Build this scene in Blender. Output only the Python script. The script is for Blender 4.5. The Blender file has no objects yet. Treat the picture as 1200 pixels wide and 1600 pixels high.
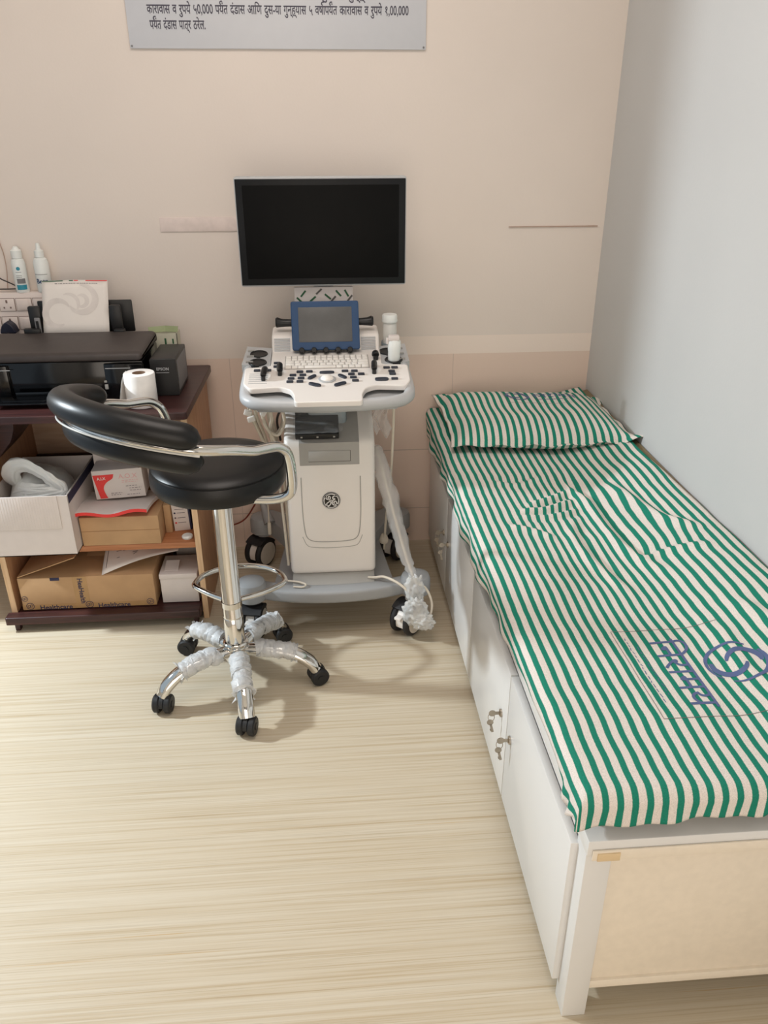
import bpy, bmesh, math, random
from math import sin, cos, pi, radians, sqrt, exp
from mathutils import Matrix, Vector, noise

random.seed(7)
S = bpy.context.scene
COL = S.collection

# ------------------------------------------------------------------ materials
def lin(c):
    return tuple(((x / 255 + .055) / 1.055) ** 2.4 if x / 255 > .04045 else x / 255 / 12.92 for x in c)

def nodes(name):
    m = bpy.data.materials.new(name)
    m.use_nodes = True
    nt = m.node_tree
    return m, nt, nt.nodes['Principled BSDF']

def N(nt, t, **kw):
    n = nt.nodes.new(t)
    for k, v in kw.items():
        setattr(n, k, v)
    return n

def mat(name, rgb, rough=.5, metal=0, var=.06, scale=30, bump=0, bscale=200, spec=.5, alpha=1, coat=0, trans=0):
    """procedural material: base colour gently varied by noise, optional bump"""
    m, nt, b = nodes(name)
    c = lin(rgb)
    tc = N(nt, 'ShaderNodeTexCoord')
    nz = N(nt, 'ShaderNodeTexNoise')
    nz.inputs['Scale'].default_value = scale
    nz.inputs['Detail'].default_value = 3
    nt.links.new(tc.outputs['Object'], nz.inputs['Vector'])
    r = N(nt, 'ShaderNodeValToRGB')
    r.color_ramp.elements[0].position = .3
    r.color_ramp.elements[1].position = .7
    r.color_ramp.elements[0].color = (*[x * (1 - var) for x in c], 1)
    r.color_ramp.elements[1].color = (*[min(1, x * (1 + var)) for x in c], 1)
    nt.links.new(nz.outputs['Fac'], r.inputs['Fac'])
    nt.links.new(r.outputs['Color'], b.inputs['Base Color'])
    b.inputs['Roughness'].default_value = rough
    b.inputs['Metallic'].default_value = metal
    b.inputs['Specular IOR Level'].default_value = spec
    b.inputs['Alpha'].default_value = alpha
    b.inputs['Coat Weight'].default_value = coat
    b.inputs['Transmission Weight'].default_value = trans
    if bump:
        n2 = N(nt, 'ShaderNodeTexNoise')
        n2.inputs['Scale'].default_value = bscale
        n2.inputs['Detail'].default_value = 4
        nt.links.new(tc.outputs['Object'], n2.inputs['Vector'])
        bp = N(nt, 'ShaderNodeBump')
        bp.inputs['Strength'].default_value = bump
        bp.inputs['Distance'].default_value = .002
        nt.links.new(n2.outputs['Fac'], bp.inputs['Height'])
        nt.links.new(bp.outputs['Normal'], b.inputs['Normal'])
    return m

def mat_floor():
    m, nt, b = nodes('striped_vinyl')
    L = nt.links.new
    tc = N(nt, 'ShaderNodeTexCoord')
    def streak(sx, sy, det):
        mp = N(nt, 'ShaderNodeMapping')
        mp.inputs['Scale'].default_value = (sx, sy, 1)
        mp.inputs['Rotation'].default_value = (0, 0, radians(-1.2))
        L(tc.outputs['Object'], mp.inputs['Vector'])
        n = N(nt, 'ShaderNodeTexNoise')
        n.inputs['Scale'].default_value = 1
        n.inputs['Detail'].default_value = det
        n.inputs['Roughness'].default_value = .65
        L(mp.outputs['Vector'], n.inputs['Vector'])
        return n
    a = streak(1.1, 120, 6)
    r = N(nt, 'ShaderNodeValToRGB')
    e = r.color_ramp.elements
    e[0].position = .30; e[0].color = (*lin((178, 160, 131)), 1)
    e[1].position = .62; e[1].color = (*lin((202, 192, 173)), 1)
    x = e.new(.46); x.color = (*lin((195, 182, 159)), 1)
    L(a.outputs['Fac'], r.inputs['Fac'])
    a2 = streak(2.0, 400, 3)
    r2 = N(nt, 'ShaderNodeValToRGB')
    r2.color_ramp.elements[0].position = .30; r2.color_ramp.elements[0].color = (*lin((222, 216, 208)), 1)
    r2.color_ramp.elements[1].position = .48; r2.color_ramp.elements[1].color = (1, 1, 1, 1)
    L(a2.outputs['Fac'], r2.inputs['Fac'])
    mx = N(nt, 'ShaderNodeMixRGB', blend_type='MULTIPLY')
    mx.inputs['Fac'].default_value = .7
    L(r.outputs['Color'], mx.inputs['Color1']); L(r2.outputs['Color'], mx.inputs['Color2'])
    # rare stronger tan grain lines
    a3 = streak(.8, 85, 4)
    r3 = N(nt, 'ShaderNodeValToRGB')
    r3.color_ramp.elements[0].position = .655; r3.color_ramp.elements[0].color = (0, 0, 0, 1)
    r3.color_ramp.elements[1].position = .72; r3.color_ramp.elements[1].color = (1, 1, 1, 1)
    L(a3.outputs['Fac'], r3.inputs['Fac'])
    mx2 = N(nt, 'ShaderNodeMixRGB')
    L(r3.outputs['Color'], mx2.inputs['Fac'])
    L(mx.outputs['Color'], mx2.inputs['Color1'])
    mx2.inputs['Color2'].default_value = (*lin((186, 156, 112)), 1)
    L(mx2.outputs['Color'], b.inputs['Base Color'])
    b.inputs['Roughness'].default_value = .48
    b.inputs['Specular IOR Level'].default_value = .35
    return m

def mat_wall(name, upper, band=None, lower=None, z0=.763, z1=.829):
    m, nt, b = nodes(name)
    L = nt.links.new
    tc = N(nt, 'ShaderNodeTexCoord')
    n = N(nt, 'ShaderNodeTexNoise'); n.inputs['Scale'].default_value = 1.7; n.inputs['Detail'].default_value = 3
    L(tc.outputs['Object'], n.inputs['Vector'])
    r = N(nt, 'ShaderNodeValToRGB')
    c = lin(upper)
    r.color_ramp.elements[0].position = .3; r.color_ramp.elements[0].color = (*[x * .97 for x in c], 1)
    r.color_ramp.elements[1].position = .7; r.color_ramp.elements[1].color = (*[min(1, x * 1.03) for x in c], 1)
    L(n.outputs['Fac'], r.inputs['Fac'])
    out = r.outputs['Color']
    if band:
        sp = N(nt, 'ShaderNodeSeparateXYZ'); L(tc.outputs['Object'], sp.inputs['Vector'])
        def less(sock, v):
            k = N(nt, 'ShaderNodeMath', operation='LESS_THAN'); L(sock, k.inputs[0]); k.inputs[1].default_value = v
            return k.outputs[0]
        def mixc(fac, c2, prev):
            k = N(nt, 'ShaderNodeMixRGB'); L(fac, k.inputs['Fac']); L(prev, k.inputs['Color1'])
            k.inputs['Color2'].default_value = (*lin(c2), 1); return k.outputs['Color']
        def mul(a_, b_):
            k = N(nt, 'ShaderNodeMath', operation='MULTIPLY'); L(a_, k.inputs[0]); L(b_, k.inputs[1]); return k.outputs[0]
        def near(sock, v, w):
            k = N(nt, 'ShaderNodeMath', operation='COMPARE'); L(sock, k.inputs[0]); k.inputs[1].default_value = v; k.inputs[2].default_value = w
            return k.outputs[0]
        right = N(nt, 'ShaderNodeMath', operation='GREATER_THAN'); L(sp.outputs['X'], right.inputs[0]); right.inputs[1].default_value = .26
        out = mixc(mul(less(sp.outputs['Z'], z1), right.outputs[0]), band, out)
        out = mixc(less(sp.outputs['Z'], z0), lower, out)
        # tile joints of the lower wall
        for zz in (.393, .145):
            out = mixc(near(sp.outputs['Z'], zz, .0018), tuple(int(v * .86) for v in lower), out)
        for xx in (.47, -.34):
            out = mixc(mul(near(sp.outputs['X'], xx, .0012), less(sp.outputs['Z'], z0)), tuple(int(v * .9) for v in lower), out)
    L(out, b.inputs['Base Color'])
    b.inputs['Roughness'].default_value = .55
    b.inputs['Specular IOR Level'].default_value = .3
    n2 = N(nt, 'ShaderNodeTexNoise'); n2.inputs['Scale'].default_value = 140; n2.inputs['Detail'].default_value = 3
    L(tc.outputs['Object'], n2.inputs['Vector'])
    bp = N(nt, 'ShaderNodeBump'); bp.inputs['Strength'].default_value = .12; bp.inputs['Distance'].default_value = .002
    L(n2.outputs['Fac'], bp.inputs['Height']); L(bp.outputs['Normal'], b.inputs['Normal'])
    return m

PERIOD = .0243
def mat_stripes(name):
    m, nt, b = nodes(name)
    L = nt.links.new
    uv = N(nt, 'ShaderNodeUVMap', uv_map='UVMap')
    sp = N(nt, 'ShaderNodeSeparateXYZ'); L(uv.outputs['UV'], sp.inputs['Vector'])
    tc = N(nt, 'ShaderNodeTexCoord')
    n = N(nt, 'ShaderNodeTexNoise'); n.inputs['Scale'].default_value = 900; n.inputs['Detail'].default_value = 2
    L(tc.outputs['Object'], n.inputs['Vector'])
    jit = N(nt, 'ShaderNodeMath', operation='MULTIPLY_ADD'); L(n.outputs['Fac'], jit.inputs[0]); jit.inputs[1].default_value = .0022; L(sp.outputs['X'], jit.inputs[2])
    d = N(nt, 'ShaderNodeMath', operation='DIVIDE'); L(jit.outputs[0], d.inputs[0]); d.inputs[1].default_value = PERIOD
    f = N(nt, 'ShaderNodeMath', operation='FRACT'); L(d.outputs[0], f.inputs[0])
    r = N(nt, 'ShaderNodeValToRGB'); r.color_ramp.interpolation = 'LINEAR'
    e = r.color_ramp.elements
    cr = (*lin((222, 214, 207)), 1); g = (*lin((34, 128, 107)), 1)
    e[0].position = 0; e[0].color = cr
    e[1].position = 1; e[1].color = cr
    for p, cc in ((.25, cr), (.29, g), (.71, g), (.75, cr)):
        q = e.new(p); q.color = cc
    L(f.outputs[0], r.inputs['Fac'])
    n3 = N(nt, 'ShaderNodeTexNoise'); n3.inputs['Scale'].default_value = 700; n3.inputs['Detail'].default_value = 2
    L(tc.outputs['Object'], n3.inputs['Vector'])
    rr = N(nt, 'ShaderNodeValToRGB'); rr.color_ramp.elements[0].color = (.80, .80, .80, 1); rr.color_ramp.elements[1].color = (1.1, 1.1, 1.1, 1)
    rr.color_ramp.elements[0].position = .3; rr.color_ramp.elements[1].position = .7
    L(n3.outputs['Fac'], rr.inputs['Fac'])
    mx = N(nt, 'ShaderNodeMixRGB', blend_type='MULTIPLY'); mx.inputs['Fac'].default_value = 1
    L(r.outputs['Color'], mx.inputs['Color1']); L(rr.outputs['Color'], mx.inputs['Color2'])
    L(mx.outputs['Color'], b.inputs['Base Color'])
    b.inputs['Roughness'].default_value = .9
    b.inputs['Specular IOR Level'].default_value = .15
    bp = N(nt, 'ShaderNodeBump'); bp.inputs['Strength'].default_value = .15; bp.inputs['Distance'].default_value = .001
    L(n3.outputs['Fac'], bp.inputs['Height']); L(bp.outputs['Normal'], b.inputs['Normal'])
    return m

def mat_wood(name, c1, c2, rough=.5, sc=(1, 14, 14)):
    m, nt, b = nodes(name)
    L = nt.links.new
    tc = N(nt, 'ShaderNodeTexCoord'); mp = N(nt, 'ShaderNodeMapping'); mp.inputs['Scale'].default_value = sc
    L(tc.outputs['Object'], mp.inputs['Vector'])
    n = N(nt, 'ShaderNodeTexNoise'); n.inputs['Scale'].default_value = 6; n.inputs['Detail'].default_value = 6; n.inputs['Distortion'].default_value = .6
    L(mp.outputs['Vector'], n.inputs['Vector'])
    r = N(nt, 'ShaderNodeValToRGB')
    r.color_ramp.elements[0].position = .35; r.color_ramp.elements[0].color = (*lin(c1), 1)
    r.color_ramp.elements[1].position = .65; r.color_ramp.elements[1].color = (*lin(c2), 1)
    L(n.outputs['Fac'], r.inputs['Fac']); L(r.outputs['Color'], b.inputs['Base Color'])
    b.inputs['Roughness'].default_value = rough
    return m

def mat_plastic_film(name, opacity=.4, rgb=(235, 238, 240)):
    m = bpy.data.materials.new(name); m.use_nodes = True
    nt = m.node_tree; nt.nodes.clear(); L = nt.links.new
    out = N(nt, 'ShaderNodeOutputMaterial')
    tr = N(nt, 'ShaderNodeBsdfTransparent')
    p = N(nt, 'ShaderNodeBsdfPrincipled')
    p.inputs['Base Color'].default_value = (*lin(rgb), 1); p.inputs['Roughness'].default_value = .32
    tc = N(nt, 'ShaderNodeTexCoord')
    n = N(nt, 'ShaderNodeTexNoise'); n.inputs['Scale'].default_value = 70; n.inputs['Detail'].default_value = 3; n.inputs['Distortion'].default_value = 1.2
    L(tc.outputs['Object'], n.inputs['Vector'])
    r = N(nt, 'ShaderNodeMapRange'); r.inputs['From Min'].default_value = .35; r.inputs['From Max'].default_value = .7
    r.inputs['To Min'].default_value = opacity * .35; r.inputs['To Max'].default_value = min(1, opacity * 1.5)
    L(n.outputs['Fac'], r.inputs['Value'])
    bp = N(nt, 'ShaderNodeBump'); bp.inputs['Strength'].default_value = .35; bp.inputs['Distance'].default_value = .003
    L(n.outputs['Fac'], bp.inputs['Height']); L(bp.outputs['Normal'], p.inputs['Normal'])
    mx = N(nt, 'ShaderNodeMixShader'); L(r.outputs['Result'], mx.inputs['Fac']); L(tr.outputs[0], mx.inputs[1]); L(p.outputs[0], mx.inputs[2])
    L(mx.outputs[0], out.inputs['Surface'])
    return m

M = dict(
    floor=mat_floor(),
    wall_back=mat_wall('cream_wall_paint', (222, 212, 204), (233, 220, 210), (222, 202, 189)),
    wall=mat_wall('white_wall_paint', (197, 198, 198)),
    ceiling=mat('ceiling_paint', (235, 232, 226), .8),
    white=mat('white_laminate', (218, 218, 217), .28, var=.02, scale=5),
    endpanel=mat('warm_lit_white_laminate', (226, 216, 200), .45, var=.03, scale=60, bump=.05),  # white like the doors; warm room light is mixed into the colour
    door_gap=mat('door_gap', (120, 112, 102), .7),
    stripes=mat_stripes('striped_cotton'),
    olive=mat('olive_rexine', (118, 104, 78), .5),
    stamp=mat('blue_print', (84, 98, 138), .9),
    stampline=mat('grey_print', (120, 112, 112), .9),
    leather=mat('black_leatherette', (17, 17, 18), .38, bump=.1, bscale=500, spec=.35),
    chrome=mat('chrome', (222, 220, 216), .06, metal=1, var=.01),
    piping=mat('white_piping', (205, 203, 198), .35),
    black=mat('black_plastic', (18, 18, 19), .4),
    castor=mat('caster_black', (21, 22, 25), .5),
    gloss=mat('gloss_black', (9, 9, 11), .12),
    screen=mat('monitor_screen', (11, 11, 11), .5, spec=.1),
    bezel=mat('monitor_bezel', (13, 15, 18), .35, spec=.3),
    silver=mat('silver_plastic', (176, 178, 180), .35, var=.02),
    mwhite=mat('medical_white', (226, 221, 216), .38, var=.015, scale=6),
    mgrey=mat('medical_grey', (160, 158, 154), .5, var=.02),
    mdark=mat('medical_dark_grey', (96, 92, 88), .55),
    bluegrey=mat('blue_grey_metal', (142, 152, 158), .33, metal=.35, var=.02),
    base=mat('base_grey', (150, 152, 154), .45, var=.02),
    blue=mat('navy_bezel', (28, 64, 104), .45, var=.02),
    tscreen=mat('touch_screen', (92, 92, 92), .35, spec=.3),
    key=mat('keycap', (232, 228, 222), .45, var=.01),
    keybed=mat('keyboard_bed', (178, 174, 170), .6),
    btn=mat('dark_button', (42, 47, 58), .45),
    logo=mat('logo_white', (225, 222, 220), .4),
    cable=mat('cream_cable', (206, 197, 182), .5),
    cabledark=mat('dark_cable', (48, 42, 42), .5),
    cablered=mat('red_cable', (128, 52, 40), .5),
    hub=mat('caster_hub', (204, 196, 186), .5),
    tyre=mat('caster_tyre', (24, 23, 26), .6),
    film=mat('clear_plastic_film', (226, 226, 226), .18, alpha=.34, var=.02, bump=.35, bscale=60),
    wrap=mat('bubble_wrap', (232, 234, 236), .28, alpha=.62, var=.04, scale=150, bump=.8, bscale=260), bundle=mat('crumpled_film', (228, 229, 228), .22, alpha=.5, var=.05, scale=120, bump=.7, bscale=150), filmthin=mat('thin_clear_film', (226, 228, 230), .12, alpha=.16, var=.02, bump=.4, bscale=50),
    darkwood=mat_wood('mahogany_laminate', (46, 24, 24), (66, 36, 34), .38),
    edgewood=mat_wood('beech_edge', (206, 170, 132), (222, 190, 154), .5, (14, 14, 1)),
    sidewood=mat_wood('beech_panel', (170, 126, 94), (186, 144, 110), .5, (14, 14, 1)),
    shelfwood=mat_wood('beech_shelf', (164, 106, 68), (186, 126, 86), .5),
    backwood=mat_wood('back_panel', (176, 148, 124), (192, 164, 140), .6),
    carton=mat('brown_cardboard', (184, 149, 111), .85, var=.07, scale=14, bump=.1, bscale=80),
    cartonin=mat('cardboard_inner', (150, 112, 78), .9),
    cartonw=mat('white_carton', (216, 208, 204), .7, var=.02),
    cartong=mat('grey_board', (150, 143, 138), .85),
    navy=mat('navy_print', (34, 36, 66), .6),
    inkblue=mat('tape_print', (48, 48, 78), .7),
    tape=mat('brown_tape', (176, 140, 96), .35), cornertape=mat('pale_tape', (214, 190, 152), .4),
    bag=mat('white_carrier_bag', (222, 224, 222), .35, alpha=.88, var=.03, bump=.12, bscale=40),
    paper=mat('white_paper', (226, 220, 214), .8, var=.015),
    pmark=mat('pale_watermark', (214, 207, 202), .85),
    ptext=mat('grey_print_text', (120, 112, 116), .85),
    red=mat('red_print', (222, 58, 56), .55),
    palered=mat('pale_red_print', (222, 172, 172), .6),
    bluep=mat('blue_print_card', (38, 96, 186), .55),
    green=mat('green_card', (146, 156, 116), .6),
    dgreen=mat('dark_green_print', (44, 92, 60), .6),
    palegreen=mat('pale_green_card', (208, 206, 186), .65),
    printer=mat('printer_black', (24, 24, 25), .42, bump=.1, bscale=400),
    printertop=mat('printer_lid', (62, 55, 53), .5, var=.1, bump=.12, bscale=300),
    tankgrey=mat('tank_grey', (120, 120, 122), .5),
    tissue=mat('tissue', (240, 238, 236), .95, bump=.1, bscale=300),
    core=mat('tissue_core', (150, 122, 100), .9),
    switch=mat('switch_white', (224, 212, 206), .35, var=.01),
    switchgap=mat('switch_gap', (120, 100, 92), .6),
    plug=mat('navy_plug', (24, 26, 46), .4),
    bottlew=mat('bottle_white', (228, 232, 230), .3, var=.01),
    bottleblue=mat('bottle_label_blue', (44, 138, 160), .5),
    betatext=mat('bottle_text', (36, 66, 104), .5),
    sign=mat('sign_board', (200, 202, 208), .35, var=.01),
    signtext=mat('sign_text', (72, 70, 84), .6),
    plaster=mat('pale_plaster', (222, 208, 202), .6, var=.06, scale=40),
    seam=mat('wall_seam', (176, 150, 136), .7),
    steel=mat('key_steel', (176, 166, 152), .28, metal=.9, var=.1),
    gel=mat('gel_bottle', (226, 226, 222), .3, alpha=.85, var=.02),
    metalframe=mat('window_frame', (210, 210, 208), .4),
)
fill = bpy.data.materials.new('fill_glow'); fill.use_nodes = True  # glowing face of the added ceiling panel
fill.node_tree.nodes['Principled BSDF'].inputs['Emission Color'].default_value = (1, .9, .8, 1)
fill.node_tree.nodes['Principled BSDF'].inputs['Emission Strength'].default_value = 2
M['fill'] = fill

# ------------------------------------------------------------------ mesh builder
def Tm(x, y, z): return Matrix.Translation((x, y, z))
def Rz(a): return Matrix.Rotation(a, 4, 'Z')
def Rx(a): return Matrix.Rotation(a, 4, 'X')
def Ry(a): return Matrix.Rotation(a, 4, 'Y')
I4 = Matrix.Identity(4)

def smooth_path(pts, n=8, closed=False):
    P = [Vector(p) for p in pts]
    out = []
    k = len(P)
    rng = range(k) if closed else range(k - 1)
    for i in rng:
        p0 = P[(i - 1) % k] if closed or i > 0 else P[0] * 2 - P[1]
        p1 = P[i]; p2 = P[(i + 1) % k]
        p3 = P[(i + 2) % k] if closed or i + 2 < k else P[-1] * 2 - P[-2]
        for j in range(n):
            t = j / n
            out.append(.5 * ((2 * p1) + (p2 - p0) * t + (2 * p0 - 5 * p1 + 4 * p2 - p3) * t * t + (3 * p1 - p0 - 3 * p2 + p3) * t ** 3))
    if not closed:
        out.append(P[-1])
    return out

class B:
    def __init__(s, mx=I4):
        s.bm = bmesh.new(); s.mx = mx
    def _v(s, co): return s.bm.verts.new(s.mx @ Vector(co))
    def _f(s, vs, m=0):
        try:
            f = s.bm.faces.new(vs); f.material_index = m; return f
        except ValueError:
            return None
    def box(s, x0, y0, z0, x1, y1, z1, bev=0, m=0, mx=I4, seg=2):
        t = bmesh.new()
        v = [t.verts.new((x, y, z)) for x in (x0, x1) for y in (y0, y1) for z in (z0, z1)]
        for q in ((0, 1, 3, 2), (4, 6, 7, 5), (0, 4, 5, 1), (2, 3, 7, 6), (0, 2, 6, 4), (1, 5, 7, 3)):
            t.faces.new([v[i] for i in q])
        if bev:
            bmesh.ops.bevel(t, geom=t.edges[:], offset=bev, segments=seg, profile=.5, affect='EDGES')
        s.merge(t, m, mx); return s
    def merge(s, t, m=0, mx=I4):
        mp = {}
        for v in t.verts: mp[v] = s._v(mx @ v.co)
        for f in t.faces: s._f([mp[v] for v in f.verts], m)
        t.free()
    def lathe(s, prof, n=28, m=0, mx=I4):
        """profile of (r, z), closed to the axis at both ends when r == 0"""
        rings = []
        for r, z in prof:
            if r < 1e-6: rings.append([s._v(mx @ Vector((0, 0, z)))])
            else: rings.append([s._v(mx @ Vector((r * cos(2 * pi * i / n), r * sin(2 * pi * i / n), z))) for i in range(n)])
        for a, b in zip(rings, rings[1:]):
            for i in range(n):
                j = (i + 1) % n
                if len(a) == 1 and len(b) == 1: continue
                if len(a) == 1: s._f([a[0], b[j], b[i]][::-1], m)
                elif len(b) == 1: s._f([a[i], a[j], b[0]], m)
                else: s._f([a[i], a[j], b[j], b[i]], m)
        return s
    def cyl(s, p0, p1, r0, r1=None, n=20, m=0, bev=0):
        p0 = Vector(p0); p1 = Vector(p1); r1 = r0 if r1 is None else r1
        L = (p1 - p0).length
        q = (p1 - p0).to_track_quat('Z', 'Y').to_matrix().to_4x4()
        b = bev
        pr = [(0, 0), (r0 - b, 0)] + ([(r0, b)] if b else []) + ([(r1, L - b)] if b else []) + [(r1 - b, L), (0, L)]
        if not b: pr = [(0, 0), (r0, 0), (r1, L), (0, L)]
        return s.lathe(pr, n, m, Tm(*p0) @ q)
    def tube(s, pts, r, n=10, m=0, closed=False, flat=1, jitter=0, ridge=0):
        """round tube along points; r a number or a list; flat squashes the section's binormal"""
        P = [Vector(p) for p in pts]; k = len(P)
        R = r if isinstance(r, (list, tuple)) else [r] * k
        tang = []
        for i in range(k):
            a = P[(i - 1) % k] if closed or i else P[0]
            b = P[(i + 1) % k] if closed or i < k - 1 else P[-1]
            d = (b - a); tang.append(d.normalized() if d.length > 1e-9 else Vector((0, 0, 1)))
        up = Vector((0, 0, 1)) if abs(tang[0].z) < .9 else Vector((1, 0, 0))
        nrm = (up - tang[0] * up.dot(tang[0])).normalized()
        rings = []
        for i in range(k):
            if i:
                nrm = nrm - tang[i] * nrm.dot(tang[i])
                nrm = nrm.normalized() if nrm.length > 1e-6 else tang[i].orthogonal().normalized()
            bi = tang[i].cross(nrm)
            ring = []
            for j in range(n):
                a = 2 * pi * j / n
                rr = R[i] * (1 + ridge * (cos(5 * a + i * .11) + .6 * cos(9 * a - i * .07))) * (1 + (random.uniform(-jitter, jitter) if jitter else 0))
                ring.append(s._v(P[i] + nrm * cos(a) * rr * flat + bi * sin(a) * rr))
            rings.append(ring)
        rng = range(k) if closed else range(k - 1)
        for i in rng:
            a = rings[i]; b = rings[(i + 1) % k]
            for j in range(n):
                s._f([a[j], a[(j + 1) % n], b[(j + 1) % n], b[j]], m)
        if not closed:
            s._f(rings[0][::-1], m); s._f(rings[-1], m)
        return s
    def prism(s, poly, z0, z1, m=0, mx=I4, bev=0, mtop=None):
        t = bmesh.new()
        a = [t.verts.new((x, y, z0)) for x, y in poly]
        b = [t.verts.new((x, y, z1)) for x, y in poly]
        n = len(poly)
        t.faces.new(a[::-1]); top = t.faces.new(b)
        for i in range(n): t.faces.new([a[i], a[(i + 1) % n], b[(i + 1) % n], b[i]])
        bmesh.ops.recalc_face_normals(t, faces=t.faces[:])
        if bev:
            bmesh.ops.bevel(t, geom=list(top.edges), offset=bev, segments=3, profile=.5, affect='EDGES')
        s.merge(t, m, mx); return s
    def ell(s, c, r, n=20, k=12, m=0, mx=I4, fn=None):
        """ellipsoid, optional radial modulation fn(direction)"""
        rows = []
        for i in range(k + 1):
            th = pi * i / k
            if i in (0, k):
                d = Vector((0, 0, cos(th))); g = fn(d) if fn else 1
                rows.append([s._v(mx @ Vector((c[0] + d.x * r[0] * g, c[1] + d.y * r[1] * g, c[2] + d.z * r[2] * g)))]); continue
            row = []
            for j in range(n):
                ph = 2 * pi * j / n
                d = Vector((sin(th) * cos(ph), sin(th) * sin(ph), cos(th))); g = fn(d) if fn else 1
                row.append(s._v(mx @ Vector((c[0] + d.x * r[0] * g, c[1] + d.y * r[1] * g, c[2] + d.z * r[2] * g))))
            rows.append(row)
        for a, b in zip(rows, rows[1:]):
            for j in range(n):
                q = (j + 1) % n
                if len(a) == 1: s._f([a[0], b[j], b[q]], m)
                elif len(b) == 1: s._f([a[q], a[j], b[0]], m)
                else: s._f([a[j], b[j], b[q], a[q]], m)
        return s
    def sheet(s, fn, nu, nv, m=0, uv=None, thick=0):
        g = [[s._v(fn(i / nu, j / nv)) for j in range(nv + 1)] for i in range(nu + 1)]
        for i in range(nu):
            for j in range(nv):
                s._f([g[i][j], g[i + 1][j], g[i + 1][j + 1], g[i][j + 1]], m)
        return g
    def text(s, body, size, mx, m=0, align='LEFT', bold=0, ext=.0004, spacing=1, remap=None, xs=1):
        c = bpy.data.curves.new('glyphs', 'FONT'); c.body = body; c.size = size; c.extrude = ext; c.align_x = align
        c.offset = bold; c.space_character = spacing; c.resolution_u = 3
        o = bpy.data.objects.new('glyphs', c); COL.objects.link(o)
        dg = bpy.context.evaluated_depsgraph_get(); me = o.evaluated_get(dg).to_mesh()
        vs = []
        for v in me.vertices:
            p = Vector((v.co.x * xs, v.co.y, v.co.z))
            p = remap(mx @ p) if remap else mx @ p
            vs.append(s._v(p))
        w = max((v.co.x for v in me.vertices), default=0) * xs
        for p in me.polygons: s._f([vs[i] for i in p.vertices], m)
        o.evaluated_get(dg).to_mesh_clear()
        bpy.data.objects.remove(o); bpy.data.curves.remove(c)
        return w
    def build(s, name, mats, parent=None, origin=None, angle=38, solid=0, flip=True):
        bm = s.bm
        off = Vector((0, 0, 0))
        if parent is not None:
            r = parent
            while r.parent: r = r.parent
            off = Vector(r.location)
        elif origin is not None: off = Vector(origin)
        for v in bm.verts: v.co -= off
        if flip: bmesh.ops.recalc_face_normals(bm, faces=bm.faces[:])
        for f in bm.faces: f.smooth = len(f.verts) <= 8
        bm.normal_update()
        a = radians(angle)
        for e in bm.edges:
            if len(e.link_faces) == 2:
                try: e.smooth = e.calc_face_angle() < a
                except ValueError: pass
        me = bpy.data.meshes.new(name); bm.to_mesh(me); bm.free()
        for k in (mats if isinstance(mats, (list, tuple)) else [mats]): me.materials.append(M[k])
        o = bpy.data.objects.new(name, me); COL.objects.link(o)
        if parent is not None: o.parent = parent
        elif origin is not None: o.location = origin
        if solid:
            q = o.modifiers.new('thickness', 'SOLIDIFY'); q.thickness = solid; q.offset = 0
        return o

def thing(name, label, cat, loc, group=None):
    o = bpy.data.objects.new(name, None); COL.objects.link(o); o.location = loc; o.empty_display_size = .1
    o['label'] = label; o['category'] = cat
    if group: o['group'] = group
    return o
def tag(o, label, cat, group=None):
    o['label'] = label; o['category'] = cat
    if group: o['group'] = group
    return o
def struct(o): o['kind'] = 'structure'; return o

# ------------------------------------------------------------------ room
XR, YB, XL, YF, ZC = .978, 2.82, -1.35, -1.3, 2.75
struct(B().box(XL - .1, YF - .1, -.1, XR + .1, YB + .1, 0).build('floor', 'floor'))
struct(B().box(XL - .1, YF - .1, ZC, XR + .1, YB + .1, ZC + .1).build('ceiling', 'ceiling'))
struct(B().box(XL - .1, YB, 0, XR + .1, YB + .1, ZC).build('wall_back', 'wall_back'))
struct(B().box(XR, YF, 0, XR + .1, YB, ZC).build('wall_right', 'wall'))
OX0, OX1, OZ1 = -1.15, .85, 2.25      # added opening behind the camera, lets the fill light in
struct(B().box(XL - .1, YF - .1, 0, OX0, YF, ZC).box(OX1, YF - .1, 0, XR + .1, YF, ZC).box(OX0, YF - .1, OZ1, OX1, YF, ZC).build('wall_front', 'wall'))
dfr = B()
for x in (OX0, OX1 - .04): dfr.box(x, YF - .09, 0, x + .04, YF - .01, OZ1, .003)
dfr.box(OX0, YF - .09, OZ1 - .04, OX1, YF - .01, OZ1, .003)
struct(dfr.build('fill_opening_1', 'metalframe'))  # frame of the unseen opening made for the fill light
WY0, WY1, WZ0, WZ1 = .75, 2.375, .10, 2.3
wl = B()
wl.box(XL - .1, YF, 0, XL, WY0, ZC).box(XL - .1, WY1, 0, XL, YB, ZC)
wl.box(XL - .1, WY0, 0, XL, WY1, WZ0).box(XL - .1, WY0, WZ1, XL, WY1, ZC)
struct(wl.build('wall_left', 'wall'))
wf = B()
for y in (WY0, WY1 - .03): wf.box(XL - .08, y, WZ0, XL - .02, y + .03, WZ1, .003)
for z in (WZ0, WZ1 - .03): wf.box(XL - .08, WY0, z, XL - .02, WY1, z + .03, .003)
wn = struct(wf.build('window_1', 'metalframe'))

# pale plastered-over strip and thin seams on the back wall
struct(B().box(-.527, YB - .004, 1.195, -.19, YB, 1.240, .001).build('trim_1', 'plaster'))
struct(B().box(.645, YB - .004, 1.1975, .955, YB, 1.2005).build('trim_2', 'seam'))

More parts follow.
